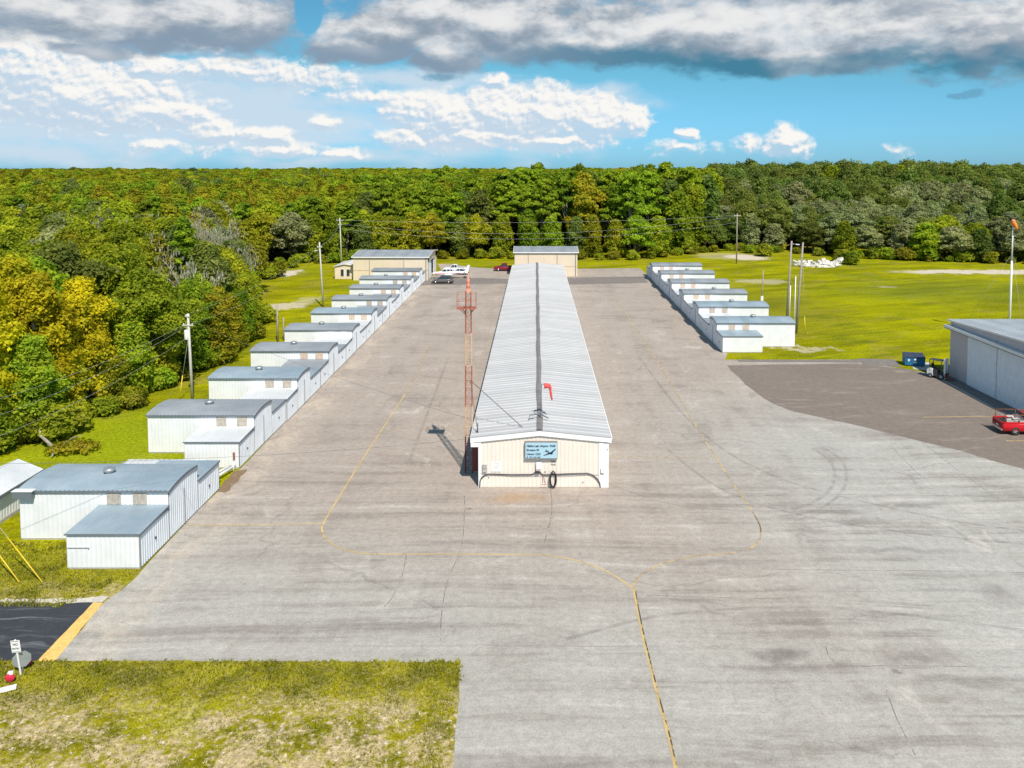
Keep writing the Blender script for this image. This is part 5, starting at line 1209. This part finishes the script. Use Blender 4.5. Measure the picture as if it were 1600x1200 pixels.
# ------------------------------------------------------------------ trees
def crown_np(seed, lobes, n, size, droop=0.0, shell=.16, flat=1.0):
    """lobes: (x, y, z, rx, rz). Leaf sprays spread over bumpy lobe shells and a little inside."""
    r = np.random.RandomState(seed); L = np.array(lobes, float)
    wgt = (L[:, 3]**1.6*L[:, 4]**.6); idx = r.choice(len(L), n, p=wgt/wgt.sum())
    d = r.normal(size=(n, 3)); d[:, 2] = np.where(d[:, 2] < -.35, -d[:, 2]*.6, d[:, 2]); d /= np.linalg.norm(d, axis=1)[:, None]
    ph = L[idx, 0]*1.7+L[idx, 2]
    bump = 1+.13*np.sin(d[:, 0]*5+ph)*np.cos(d[:, 1]*5.5+ph*1.3)+.10*np.sin(d[:, 2]*8+ph*2)+.07*np.sin(d[:, 0]*13+d[:, 1]*11+ph)
    bump = bump*(1+.16*np.sin(L[idx, 0]*9+L[idx, 1]*7+d[:, 0]*3+d[:, 2]*4))*(1+.10*r.rand(n)**3)
    rad = (1-np.abs(r.normal(0, shell*1.25, n)))*bump
    deep = r.rand(n) < .10; rad = np.where(deep, rad*r.uniform(.5, .9, n), rad)
    c = L[idx, :3]+d*np.stack([L[idx, 3], L[idx, 3], L[idx, 4]], 1)*rad[:, None]
    c[:, 2] -= droop*r.rand(n)**2
    nrm = d*.75+r.normal(0, .55, (n, 3))+np.array([0, 0, .35]); nrm /= np.linalg.norm(nrm, axis=1)[:, None]
    a = np.cross(nrm, r.normal(size=(n, 3))); a /= np.linalg.norm(a, axis=1)[:, None]; b = np.cross(nrm, a)
    s1 = (size*r.uniform(.55, 1.25, n))[:, None]; s2 = s1*r.uniform(.45, .8, (n, 1))
    k = nrm*s1*.18
    V = np.stack([c-a*s1, c-b*s2+k+a*s1*r.uniform(-.3, .3, (n, 1)), c+a*s1, c+b*s2+k+a*s1*r.uniform(-.3, .3, (n, 1))], 1).reshape(-1, 3)
    V[:, 2] = np.maximum(V[:, 2], .02)
    return V, np.arange(n*4).reshape(n, 4)
def lobes_dome(seed, z0, z1, R_, n, rl=(1.5, 2.4), narrow=1.0):
    r = random.Random(seed); out = []
    for k in range(n):
        t = (k+.5)/n; z = z0+(z1-z0)*t; prof = math.sin(PI*min(1, .22+t*.80))**.8
        a = k*2.4+r.uniform(-.5, .5); rr = R_*prof*r.uniform(.35, .85)*narrow; s_ = r.uniform(*rl)*(1.0 if t < .8 else .8)
        out.append((rr*math.cos(a), rr*math.sin(a), z, s_*1.1, s_*r.uniform(.65, .95)))
    out.append((r.uniform(-.5, .5), r.uniform(-.5, .5), z1-.2, rl[0]*.9, rl[0]*.8))
    return out
def lobes_pine(seed, h, n):
    r = random.Random(seed); out = []
    for k in range(n):
        t = k/(n-1); z = h*(.52+.46*t); rr = (3.1*(1-t)**.55+.4)*r.uniform(.45, 1); a = k*2.4+r.uniform(-.4, .4)
        out.append((rr*math.cos(a), rr*math.sin(a), z, r.uniform(.9, 1.7), r.uniform(.5, .95)))
    return out
def lobes_cone(seed, h, n):
    r = random.Random(seed); out = []
    for k in range(n):
        t = k/(n-1); z = h*(.16+.82*t); rr = 3.6*(1-t)**.8*r.uniform(.5, 1); a = k*2.4
        out.append((rr*math.cos(a), rr*math.sin(a), z, 1.5*(1-t*.6), .55))
    return out
def trunk_mesh(seed, h, r0, lobes, nb=9, bare=.3):
    r = random.Random(seed); m = MB(); P = [(0, 0, -.2)]
    for k in range(1, 6): P.append((r.uniform(-.25, .25)*k/3, r.uniform(-.25, .25)*k/3, h*.82*k/5))
    m.tube(P, [r0*(1.25, 1, .82, .62, .42, .15)[k] for k in range(6)], 8)
    for k, l in enumerate(sorted(lobes, key=lambda l: l[2])[:nb*2:2] if len(lobes) > nb else lobes):
        zb = max(h*bare*.6, l[2]*.55); f = min(1, zb/(h*.82)); i = min(4, int(f*5)); b = Vector(P[i]).lerp(Vector(P[i+1]), f*5-i if i < 5 else 0)
        e = Vector(l[:3]); mid = b.lerp(e, .5)+Vector((r.uniform(-.3, .3), r.uniform(-.3, .3), .2)); m.tube([b, mid, e], [r0*.42, r0*.28, r0*.08], 6, caps=False)
    return m
def tree_proto(kind, seed, near):
    q = 1.9 if near else .95; sz = .21 if near else .33
    if kind == 'oak': lb = lobes_dome(seed, 4.5, 13.4, 5.0, 20); n, lf, bk, h, r0 = 12500, lf_green, bark, 15, .34
    elif kind == 'tall': lb = lobes_dome(seed, 3.2, 14.0, 3.5, 22, (1.2, 1.9)); n, lf, bk, h, r0 = 11500, lf_olive, bark, 15.5, .27
    elif kind == 'vine': lb = lobes_dome(seed, 1.4, 12.5, 3.0, 24, (1.2, 1.8)); n, lf, bk, h, r0 = 12500, lf_olive, bark, 13.5, .26
    elif kind == 'gold':
        lb = lobes_dome(seed, 3.0, 14.6, 4.2, 26, (1.1, 1.9)); n, lf, bk, h, r0 = 15000, lf_gold, bark_pale, 16, .34
        r = random.Random(seed)
        for k in range(9): a = r.uniform(0, 6.28); lb.append((4.0*math.cos(a), 4.0*math.sin(a), r.uniform(3, 8), .75, 1.7))
    elif kind == 'pine': lb = lobes_pine(seed, 16, 24); n, lf, bk, h, r0 = 7500, lf_pine, bark_pale, 16, .24
    elif kind == 'cypress': lb = lobes_cone(seed, 16, 30); n, lf, bk, h, r0 = 9000, lf_olive, bark, 16, .26
    else: lb = lobes_dome(seed, .5, 2.0, 1.3, 8, (.7, 1.1)); n, lf, bk, h, r0 = 2600, lf_bush, bark, 2.6, .06; sz = .16 if near else .22
    V, Fc = crown_np(seed, lb, int(n*q), sz, droop=1.2 if kind in ('vine', 'gold') else .3)
    me = mesh_np('crown', V, Fc, lf); crown = me.data; bpy.data.objects.remove(me)
    to = trunk_mesh(seed+5, h, r0, lb).build('trunk', bk); tr = to.data; bpy.data.objects.remove(to)
    return dict(crown=crown, trunk=tr, kind=kind)
PROTO = {}
for kd, ns in (('oak', 3), ('tall', 3), ('vine', 3), ('gold', 2), ('pine', 3), ('cypress', 2), ('bush', 2)):
    for near in (True, False):
        if kd == 'gold' and not near: continue
        PROTO[kd, near] = [tree_proto(kd, 11+37*k+sum(map(ord, kd)), near) for k in range(ns)]
NAME = dict(oak='oak_tree', tall='broadleaf_tree', vine='vine_covered_tree', gold='golden_tree', pine='pine_tree', cypress='cypress_tree', bush='bush')
CATN = dict(oak='tree', tall='tree', vine='tree', gold='tree', pine='pine', cypress='tree', bush='bush')
def place_tree(kind, x, y, sx, sz, rz, leaf, label, group, near, rnd, trunk=True):
    p = rnd.choice(PROTO[kind, near]); t = empty(NAME[kind], (x, y, 0), rz); t.scale = (sx, sx, sz)
    tag(t, label, CATN[kind], group)
    c = bpy.data.objects.new('crown', p['crown']); COL.objects.link(c); c.parent = t
    if leaf is not None: c.material_slots[0].link = 'OBJECT'; c.material_slots[0].material = leaf
    k = bpy.data.objects.new('trunk', p['trunk']); COL.objects.link(k); k.parent = t
    return t, c
BH = dict(oak=14.8, tall=15.3, vine=13.8, gold=16.0, pine=16.5, cypress=16.3, bush=2.8)
rnd = random.Random(21)
# edge of the woods
EDGE_L = [(40, -49), (62, -49), (70, -47.5), (84, -44.5), (100, -42.8), (113, -43.5), (130, -50.5), (150, -57), (170, -63.5), (186, -69), (198, -74)]
EDGE_B = [(-300, 203), (-72, 203), (-48, 207), (-23, 216), (-8, 216), (10, 214), (27, 213), (45, 228), (60, 238), (72, 230), (84, 218), (101, 210), (122, 204), (160, 198), (400, 190)]
def lerp1(T_, v):
    for (a, b), (c, d) in zip(T_, T_[1:]):
        if a <= v <= c: return b+(d-b)*(v-a)/(c-a)
    return T_[0][1] if v < T_[0][0] else T_[-1][1]
def hmean(x, y):
    p = CX+F*x/y
    if y < 200 and x < 0: return 15.6
    if p < 560: return 15.5 if y < 260 else (17.5 if y < 400 else 19.0+min(3, (y-400)/500))
    if p < 780: return (13.5 if y < 216+8 else 18+(p-560)/220*2.5) if y < 320 else 20.3+min(2.5, (y-320)/500)
    if p < 1110: return 14.5 if y < 221 else (22.0 if y < 330 else 21.3)
    return (11.5 if y < 235 else 13.5) if y < 285 else (18.5 if y < 350 else 23.3+(rnd.random()-.4)*2.5)
used = 0
gold_spots = [(-49.6, 70.5, .95), (-47.0, 74.5, .92), (-51.5, 78, 1.0), (-46.2, 80.5, .84)]
for k, (x, y, s_) in enumerate(gold_spots):
    place_tree('gold', x, y, s_*1.0, s_*16.6/16, rnd.uniform(0, 6), None, ['golden-leaved tree farthest to the left at the frame edge, trailing vines', 'tallest golden tree at the left wood edge, its lower crown hanging over a bush', 'golden tree half behind the two front golden ones', 'smaller golden tree nearest the open grass, right of the other golden trees'][k], 'golden trees at the left edge', True, rnd); used += 1
def leaf_for(x, y, kind, rnd):
    p = CX+F*x/y; u = rnd.random()
    if kind == 'pine': return None
    if p < 560: return (lf_olive if u < .45 else lf_green if u < .78 else lf_dark if u < .92 else lf_grey) if y > 120 else (lf_green if u < .7 else lf_olive if u < .9 else lf_dark)
    if p < 780: return lf_green if u < .35 else lf_olive if u < .7 else lf_dark
    if p < 1110: return lf_green if u < .5 else lf_olive if u < .7 else lf_dark
    return (lf_grey if u < .55 else lf_dark if u < .85 else lf_green)
near_n = 0
y = 58.0
while y < 197:
    ex_ = lerp1(EDGE_L, y); x = ex_-rnd.uniform(0, 1.5)
    lim = -.735*y-4
    while x > lim and x > ex_-52:
        xx_, yy_ = x+rnd.uniform(-1.4, 1.4), y+rnd.uniform(-1.6, 1.6)
        if all(math.hypot(xx_-g_[0], yy_-g_[1]) > 4.6 for g_ in gold_spots) and not (yy_ < 66 and xx_ > -52):
            front = x > ex_-5
            kd = rnd.choice(['oak', 'tall', 'vine', 'oak'] if front else ['oak', 'tall', 'oak', 'cypress', 'tall'])
            h = hmean(xx_, yy_)*rnd.uniform(.82, 1.12)*(.86 if front else 1); sz = h/BH[kd]; sx = sz*rnd.uniform(.9, 1.15)
            p = CX+F*xx_/yy_
            lab = {'oak': 'broad green tree in the wood left of the hangars', 'tall': 'slender green tree in the wood left of the hangars', 'vine': 'leafy tree clad to the ground at the edge of the left wood', 'cypress': 'pointed tree with layered boughs in the left wood'}[kd]
            place_tree(kd, xx_, yy_, sx, sz, rnd.uniform(0, 6.28), leaf_for(xx_, yy_, kd, rnd), lab, {'oak': 'broad trees of the left wood', 'tall': 'slender trees of the left wood', 'vine': 'leaf-clad trees of the left wood edge', 'cypress': 'pointed trees of the left wood'}[kd], yy_ < 150, rnd); near_n += 1
        x -= rnd.uniform(6.0, 8.0)
    y += 6.4
yv = 66.5
while yv < 194:
    kd = 'vine'; h = rnd.uniform(6.5, 10.5); xe = lerp1(EDGE_L, yv)+rnd.uniform(.9, 2.4)
    place_tree(kd, xe, yv, h/13.8*rnd.uniform(1.1, 1.35), h/13.8, rnd.uniform(0, 6.28), rnd.choice([lf_green, lf_green, lf_olive]), 'small tree leafy to the ground on the outer edge of the left wood', 'small trees skirting the left wood', yv < 150, rnd)
    yv += rnd.uniform(3.6, 5.0)
back_n = 0; pts = []; XB = []
x = -165.0
while x < 172:
    y0_ = lerp1(EDGE_B, x); 
    for row in range(3):
        yy_ = y0_+3+row*7.0+rnd.uniform(-1.8, 1.8); xx_ = x+rnd.uniform(-1.6, 1.6)
        if xx_/yy_ < -.72 or xx_/yy_ > .66: continue
        p = CX+F*xx_/yy_
        if 780 < p < 1110 and row > 0: kd = rnd.choice(['pine', 'pine', 'tall'])
        elif row == 0: kd = rnd.choice(['vine', 'vine', 'oak'] if p < 1110 else ['oak', 'oak', 'vine'])
        else: kd = rnd.choice(['tall', 'oak', 'pine'] if p < 1110 else ['oak', 'oak', 'tall'])
        h = hmean(xx_, yy_)*rnd.uniform(.84, 1.12)*(.88 if row == 0 else 1)
        if kd == 'pine': h *= 1.04
        sz = h/BH[kd]; sx = min(1.5, sz**.7*rnd.uniform(.9, 1.15))*(1.25 if p > 1120 else 1)
        where = 'left of the tan hangar' if p < 550 else 'behind the far apron' if p < 1010 else 'behind the right row' if p < 1250 else 'beyond the right field'
        lab = {'oak': 'round-crowned tree ', 'tall': 'slender leafy tree ', 'vine': 'vine-draped tree ', 'pine': 'tall pine with open crown '}[kd]+'in the wood edge '+where
        place_tree(kd, xx_, yy_, sx, sz, rnd.uniform(0, 6.28), leaf_for(xx_, yy_, kd, rnd), lab, {'oak': 'round trees ', 'tall': 'slender trees ', 'vine': 'vine-draped trees ', 'pine': 'pines '}[kd]+where, False, rnd); back_n += 1
    x += rnd.uniform(5.4, 7.2)
print('TREES', near_n, back_n)
# a few emergent tall ones on the skyline
for k, (a, h, yy_) in enumerate(((905, 25.6, 232), (1040, 26.6, 245), (1000, 25.4, 238), (955, 24.6, 230), (835, 24.4, 236), (1080, 24.6, 240), (1325, 27.5, 330), (62, 20, 300))):
    kd = 'pine' if k < 6 else 'oak'; sz = h/BH[kd]
    place_tree(kd, (a-CX)/F*yy_, yy_, 1.25, sz, k*1.3, None if kd == 'pine' else lf_dark, ['tall skyline pine, middle left, crown above the wood', 'highest skyline pine with a dark wide crown, right of the far tan hangar', 'skyline pine just left of the highest one', 'skyline pine above the right corner of the far tan hangar', 'skyline pine straight above the far tan hangar', 'skyline pine just right of the highest one', 'lone rounded crown standing above the skyline of the right wood', 'small lone crown on the far left skyline'][k], 'skyline trees', False, rnd)
# bare, grey, moss-hung trees
def bare_tree(x, y, h, seed, label, moss=True):
    r = random.Random(seed); t = empty('bare_tree', (x, y, 0)); tag(t, label, 'tree', 'bare grey trees of the left wood'); m = MB(); tips = []
    def br(p, d, L, rad, dep):
        q = p+d*L*.5+Vector((r.uniform(-.1, .1), r.uniform(-.1, .1), 0))*L; e = p+d*L+Vector((r.uniform(-.12, .12), r.uniform(-.12, .12), .05))*L
        m.tube([p, q, e], [rad, rad*.8, rad*.55], 6 if dep < 2 else 4, caps=False); tips.append(e)
        if dep < 4:
            for _ in range(3 if dep else 5): 
                a = r.uniform(0, 6.28); nd = (d+Vector((math.cos(a), math.sin(a), r.uniform(-.1, .5)))*r.uniform(.6, 1.0)).normalized(); br(q.lerp(e, r.random()), nd, L*r.uniform(.5, .72), rad*.5, dep+1)
    br(Vector((0, 0, 0)), Vector((.05, 0, 1)), h*.55, .24, 0); m.build('branches', bark_pale, t, fix=False)
    if moss:
        T_ = np.array([tuple(v) for v in tips if v.z > h*.35]); rs_ = np.random.RandomState(seed); n = 420; i_ = rs_.randint(0, len(T_), n); c = T_[i_]+rs_.normal(0, .35, (n, 3)); c[:, 2] -= rs_.rand(n)*.8
        a = rs_.normal(size=(n, 3)); a /= np.linalg.norm(a, axis=1)[:, None]; a[:, 2] *= .4; b = np.tile(np.array([0, 0, .38]), (n, 1)); s_ = .10
        V = np.stack([c-a*s_, c-b+a*s_*.2, c+a*s_, c+b], 1).reshape(-1, 3); mesh_np('moss', V, np.arange(n*4).reshape(n, 4), moss_m, t)['kind'] = 'stuff'
bare_tree(-57.5, 118, 14.6, 3, 'bare grey moss-hung tree rising left of the transformer pole')
bare_tree(-50.5, 128, 14.6, 8, 'bare grey tree with pale limbs nearest the left clearing')
bare_tree(-76, 136, 15.0, 5, 'bare grey tree deep in the left wood')
bare_tree(-62, 142, 15.2, 15, 'bare grey tree in the left wood behind the moss-hung one')
bare_tree(-46.5, 104, 11.5, 25, 'pale dead limbs low at the edge of the left wood')
# bushes along the edges
BS = []
for a, b_ in ((60, 672), (20, 676), (95, 668), (5, 690), (40, 690), (88, 684)): BS.append((*G(a, b_), rnd.uniform(1.0, 1.5), 'near'))
for yv in range(72, 190, 5): BS.append((lerp1(EDGE_L, yv)+3.0+rnd.uniform(-.6, .8), yv+rnd.uniform(-1.5, 1.5), rnd.uniform(.7, 1.25), 'left'))
xv = -70.0
while xv < 150:
    BS.append((xv, lerp1(EDGE_B, xv)-.6+rnd.uniform(-1.2, .6), rnd.uniform(.7, 1.4), 'back')); xv += rnd.uniform(3.0, 5.5)
for a, b_, s_ in ((1326, 413, 1.45), (1170, 395, 1.2), (1195, 400, 1.5), (1210, 392, 1.9), (430, 432, 1.3), (418, 436, 1.2), (458, 418, 1.0), (412, 505, 1.1), (1310, 408, 1.0)): BS.append((*G(a, b_), s_, 'spot'))
lb_ = {'near': 'yellowish bush at the left frame edge behind the storage shed', 'left': 'low bush along the edge of the left wood', 'back': 'low bush at the foot of the far wood', 'spot': 'round bush standing free at the edge of the grass'}
for x_, y_, s_, w_ in BS:
    place_tree('bush', x_, y_, s_, s_*rnd.uniform(.8, 1.1), rnd.uniform(0, 6.28), lf_gold if (w_ == 'near' and rnd.random() < .4) else (lf_green if (w_ == 'spot' and s_ == 1.45) or rnd.random() < .3 else None), lb_[w_], {'near': 'bushes behind the storage shed', 'left': 'bushes along the left wood', 'back': 'bushes along the far wood', 'spot': 'free standing bushes'}[w_], w_ in ('near', 'left') and y_ < 120, rnd)
# fallen limb
t = empty('fallen_branch', (-41.2, 67.2, 0)); tag(t, 'pale crooked fallen branch on the grass behind the nearest hangar', 'branch')
m = MB(); m.tube([(-2.6, 2.2, 1.7), (-2.2, 1.6, 1.0), (-1.4, 1.0, .8), (-.4, .4, .45), (.3, -.6, .3), (.5, -1.3, .15)], [.09, .13, .14, .13, .10, .05], 7); m.tube([(-.4, .4, .45), (.8, .5, .7), (2.0, .2, .5), (3.2, .4, .35)], [.08, .06, .05, .03], 6); m.tube([(.6, .5, .7), (1.1, .9, 1.1), (1.8, 1.0, 1.2)], [.05, .04, .02], 5); m.build('limb', bark_pale, t)
V, Fc = crown_np(77, [(1.2, .3, .5, 1.3, .45), (2.6, .3, .45, 1.1, .35), (.2, -.3, .4, .8, .35)], 900, .15); mesh_np('leaves', V, Fc, lf_olive, t)

# ------------------------------------------------------------------ the woodland beyond the first rows: one uncountable mass of crowns
def near_edge(x, y):
    return y > lerp1(EDGE_B, x)+23.5
rs = np.random.RandomState(3); P = []; K = []; S = []
def zone(y0, y1, sp, big):
    y = y0
    while y < y1:
        x = -.76*y
        while x < .70*y:
            xx_, yy_ = x+rs.uniform(-.4, .4)*sp, y+rs.uniform(-.4, .4)*sp
            if near_edge(xx_, yy_):
                p = CX+F*xx_/yy_
                sn = .5+.22*math.sin(xx_*.021+yy_*.013+2*math.sin(yy_*.009))+.20*math.sin(xx_*.047-yy_*.031+1.3*math.sin(xx_*.02))+.12*math.sin(xx_*.11+yy_*.07)
                u = min(.999, max(0, .72*sn+.28*rs.rand())); h = hmean(xx_, yy_)*rs.uniform(.80, 1.12)*(.94+.12*sn)*(1 if rs.rand() > .03 else 1.15)
                if yy_ > 900: h = h*(.80 if p < 1110 else .93)+.9*math.sin(p/70)+(rs.rand() < .05)*rs.uniform(2, 7)
                if p < 560: k = 4 if u < .34 else 1 if u < .60 else 0 if u < .84 else 2
                elif p < 1110: k = (3 if u < .55 else 0 if u < .8 else 1) if yy_ < 420 else (0 if u < .4 else 1 if u < .75 else 3)
                else: k = 5 if u < (.55 if yy_ < 350 else .15) else 2 if u < .9 else 0
                P.append((xx_, yy_, 0)); K.append(k); S.append((big*rs.uniform(.9, 1.2)*max(.8, h/17), h))
            x += sp
        y += sp
zone(205, 420, 6.8, 1.0); zone(420, 900, 9.0, 1.25); zone(900, 2600, 17.0, 2.1); zone(2600, 5200, 45, 5.0)
kinds = [('oak', lf_green), ('tall', lf_olive), ('oak', lf_dark), ('pine', None), ('cypress', lf_olive), ('oak', lf_grey)]
# crowns that the mass repeats are those of visible single trees standing in the first rows
def source_for(k):
    kd, lf = kinds[k]
    for o in bpy.data.objects:
        if o.name.split('.')[0] == 'crown' and o.data in [q['crown'] for q in PROTO[kd, False]] and (lf is None or o.material_slots[0].material == lf): return o
    kt, c = place_tree(kd, -90+k*3, 262, 1, 1.05, 0, lf, 'leafy tree inside the far wood behind the first rows', 'inner trees of the far wood', False, rnd); return c
src = [source_for(k) for k in range(6)]
hb = [BH[kinds[k][0]] for k in range(6)]
me = bpy.data.meshes.new('far_woodland'); me.vertices.add(len(P)); me.vertices.foreach_set('co', np.array(P, np.float32).ravel())
sc3 = np.array([(S[i][0], S[i][0], S[i][1]/hb[K[i]]) for i in range(len(P))], np.float32)
at = me.attributes.new('tree_scale', 'FLOAT_VECTOR', 'POINT'); at.data.foreach_set('vector', sc3.ravel())
at = me.attributes.new('tree_kind', 'INT', 'POINT'); at.data.foreach_set('value', np.array(K, np.int32))
at = me.attributes.new('tree_turn', 'FLOAT_VECTOR', 'POINT'); tv = np.zeros((len(P), 3), np.float32); tv[:, 2] = rs.uniform(0, 6.28, len(P)); at.data.foreach_set('vector', tv.ravel())
fo = bpy.data.objects.new('far_woodland', me); COL.objects.link(fo); tag(fo, 'continuous woodland canopy running to the horizon behind the first rows of trees', 'woodland', kind='stuff')
ng = bpy.data.node_groups.new('woodland', 'GeometryNodeTree'); ng.interface.new_socket('Geometry', in_out='INPUT', socket_type='NodeSocketGeometry'); ng.interface.new_socket('Geometry', in_out='OUTPUT', socket_type='NodeSocketGeometry')
N = ng.nodes; Lk = ng.links; gi = N.new('NodeGroupInput'); go = N.new('NodeGroupOutput'); jn = N.new('GeometryNodeJoinGeometry')
def named(nm, ty): a = N.new('GeometryNodeInputNamedAttribute'); a.data_type = ty; a.inputs['Name'].default_value = nm; return a.outputs['Attribute']
aK, aS, aR = named('tree_kind', 'INT'), named('tree_scale', 'FLOAT_VECTOR'), named('tree_turn', 'FLOAT_VECTOR')
for k in range(6):
    oi = N.new('GeometryNodeObjectInfo'); oi.inputs['Object'].default_value = src[k]; oi.inputs['As Instance'].default_value = True; oi.transform_space = 'ORIGINAL'
    cp = N.new('FunctionNodeCompare'); cp.data_type = 'INT'; cp.operation = 'EQUAL'; Lk.new(aK, cp.inputs[2]); cp.inputs[3].default_value = k
    ip = N.new('GeometryNodeInstanceOnPoints'); Lk.new(gi.outputs[0], ip.inputs['Points']); Lk.new(cp.outputs[0], ip.inputs['Selection']); Lk.new(oi.outputs['Geometry'], ip.inputs['Instance']); Lk.new(aR, ip.inputs['Rotation']); Lk.new(aS, ip.inputs['Scale'])
    Lk.new(ip.outputs[0], jn.inputs[0])
Lk.new(jn.outputs[0], go.inputs[0])
md = fo.modifiers.new('woodland', 'NODES'); md.node_group = ng

# ------------------------------------------------------------------ grass tufts close to the camera
def blade_mat():
    m, T, b = bsdf('grass_blades'); p = T.new('ShaderNodeTexCoord').outputs['Object']
    n = T.noise(p, .5, 5, .7); n2 = T.noise(p, 3, 3, .7)
    c = T.mix(T.mr(n, .4, .6), (.15, .155, .006), (.33, .31, .012)); x, y, z = T.sep(p)
    c = T.mix(T.m('MULTIPLY', T.mr(n2, .45, .65, 0, .8), T.mr(y, 37.5, 33, .3, 1)), c, (.46, .38, .20))
    T.put(b.inputs['Base Color'], c); b.inputs['Roughness'].default_value = .8; b.inputs['Specular IOR Level'].default_value = .1; return m
bm_ = blade_mat()
def tufts(name, n, xr, yr, ok, h, seed, label):
    r = np.random.RandomState(seed); x = r.uniform(*xr, n); y = r.uniform(*yr, n); k = ok(x, y); x = x[k]; y = y[k]; n = len(x)
    cl = np.sin(x*1.9+np.sin(y*2.3))*np.cos(y*1.7+np.sin(x*1.3))*.5+.5
    V = []; nb = 3
    for b in range(nb):
        a = r.uniform(0, 6.28, n); hh = h*r.uniform(.4, 1.2, n)*(.5+.9*cl); w = .018+.012*r.rand(n); lx = np.cos(a)*hh*r.uniform(.2, .9, n); ly = np.sin(a)*hh*r.uniform(.2, .9, n)
        px_, py_ = x+r.normal(0, .03, n), y+r.normal(0, .03, n); wx, wy = -np.sin(a)*w, np.cos(a)*w; z0 = np.zeros(n)+.003
        V.append(np.stack([np.stack([px_-wx, py_-wy, z0], 1), np.stack([px_+wx, py_+wy, z0], 1), np.stack([px_+lx+wx*.3, py_+ly+wy*.3, hh], 1), np.stack([px_+lx-wx*.3, py_+ly-wy*.3, hh], 1)], 1))
    V = np.concatenate(V).reshape(-1, 3); o = mesh_np(name, V, np.arange(len(V)).reshape(-1, 4), bm_); tag(o, label, 'grass', kind='stuff')
GE = G(722, 1034)
def in_front(x, y):
    e = GE[0]-.02*(38.2-y)+.10*np.sin(y*3.1)+.08*np.sin(y*7.7)
    k = 1.1-.95*np.clip((37.3-y)/2.5, 0, 1)*(x < GE[0]-1.2)
    u = np.abs(np.sin(x*1271.3+y*317.7)*4375.5) % 1
    return (x < e+.10*np.sin(y*17)) & (y < 38.22+.07*np.sin(x*2.3)+.08*np.sin(x*6.1)+.07*np.sin(x*19)) & (u < k)
tufts('grass', 34000, (-27, -3.3), (30.5, 38.4), in_front, .085, 1, 'patchy rough turf in the lower left foreground')
def in_left(x, y):
    return ((x < -29.0+(0)) & (y < 50.9) | (y < 47.2)) & (x < -24.2-np.clip((46.9-y)*.55, 0, 9)) & (y > 43.1)
tufts('grass', 16000, (-42, -24), (43.0, 51), in_left, .10, 2, 'green lawn between the nearest hangar and the black driveway')
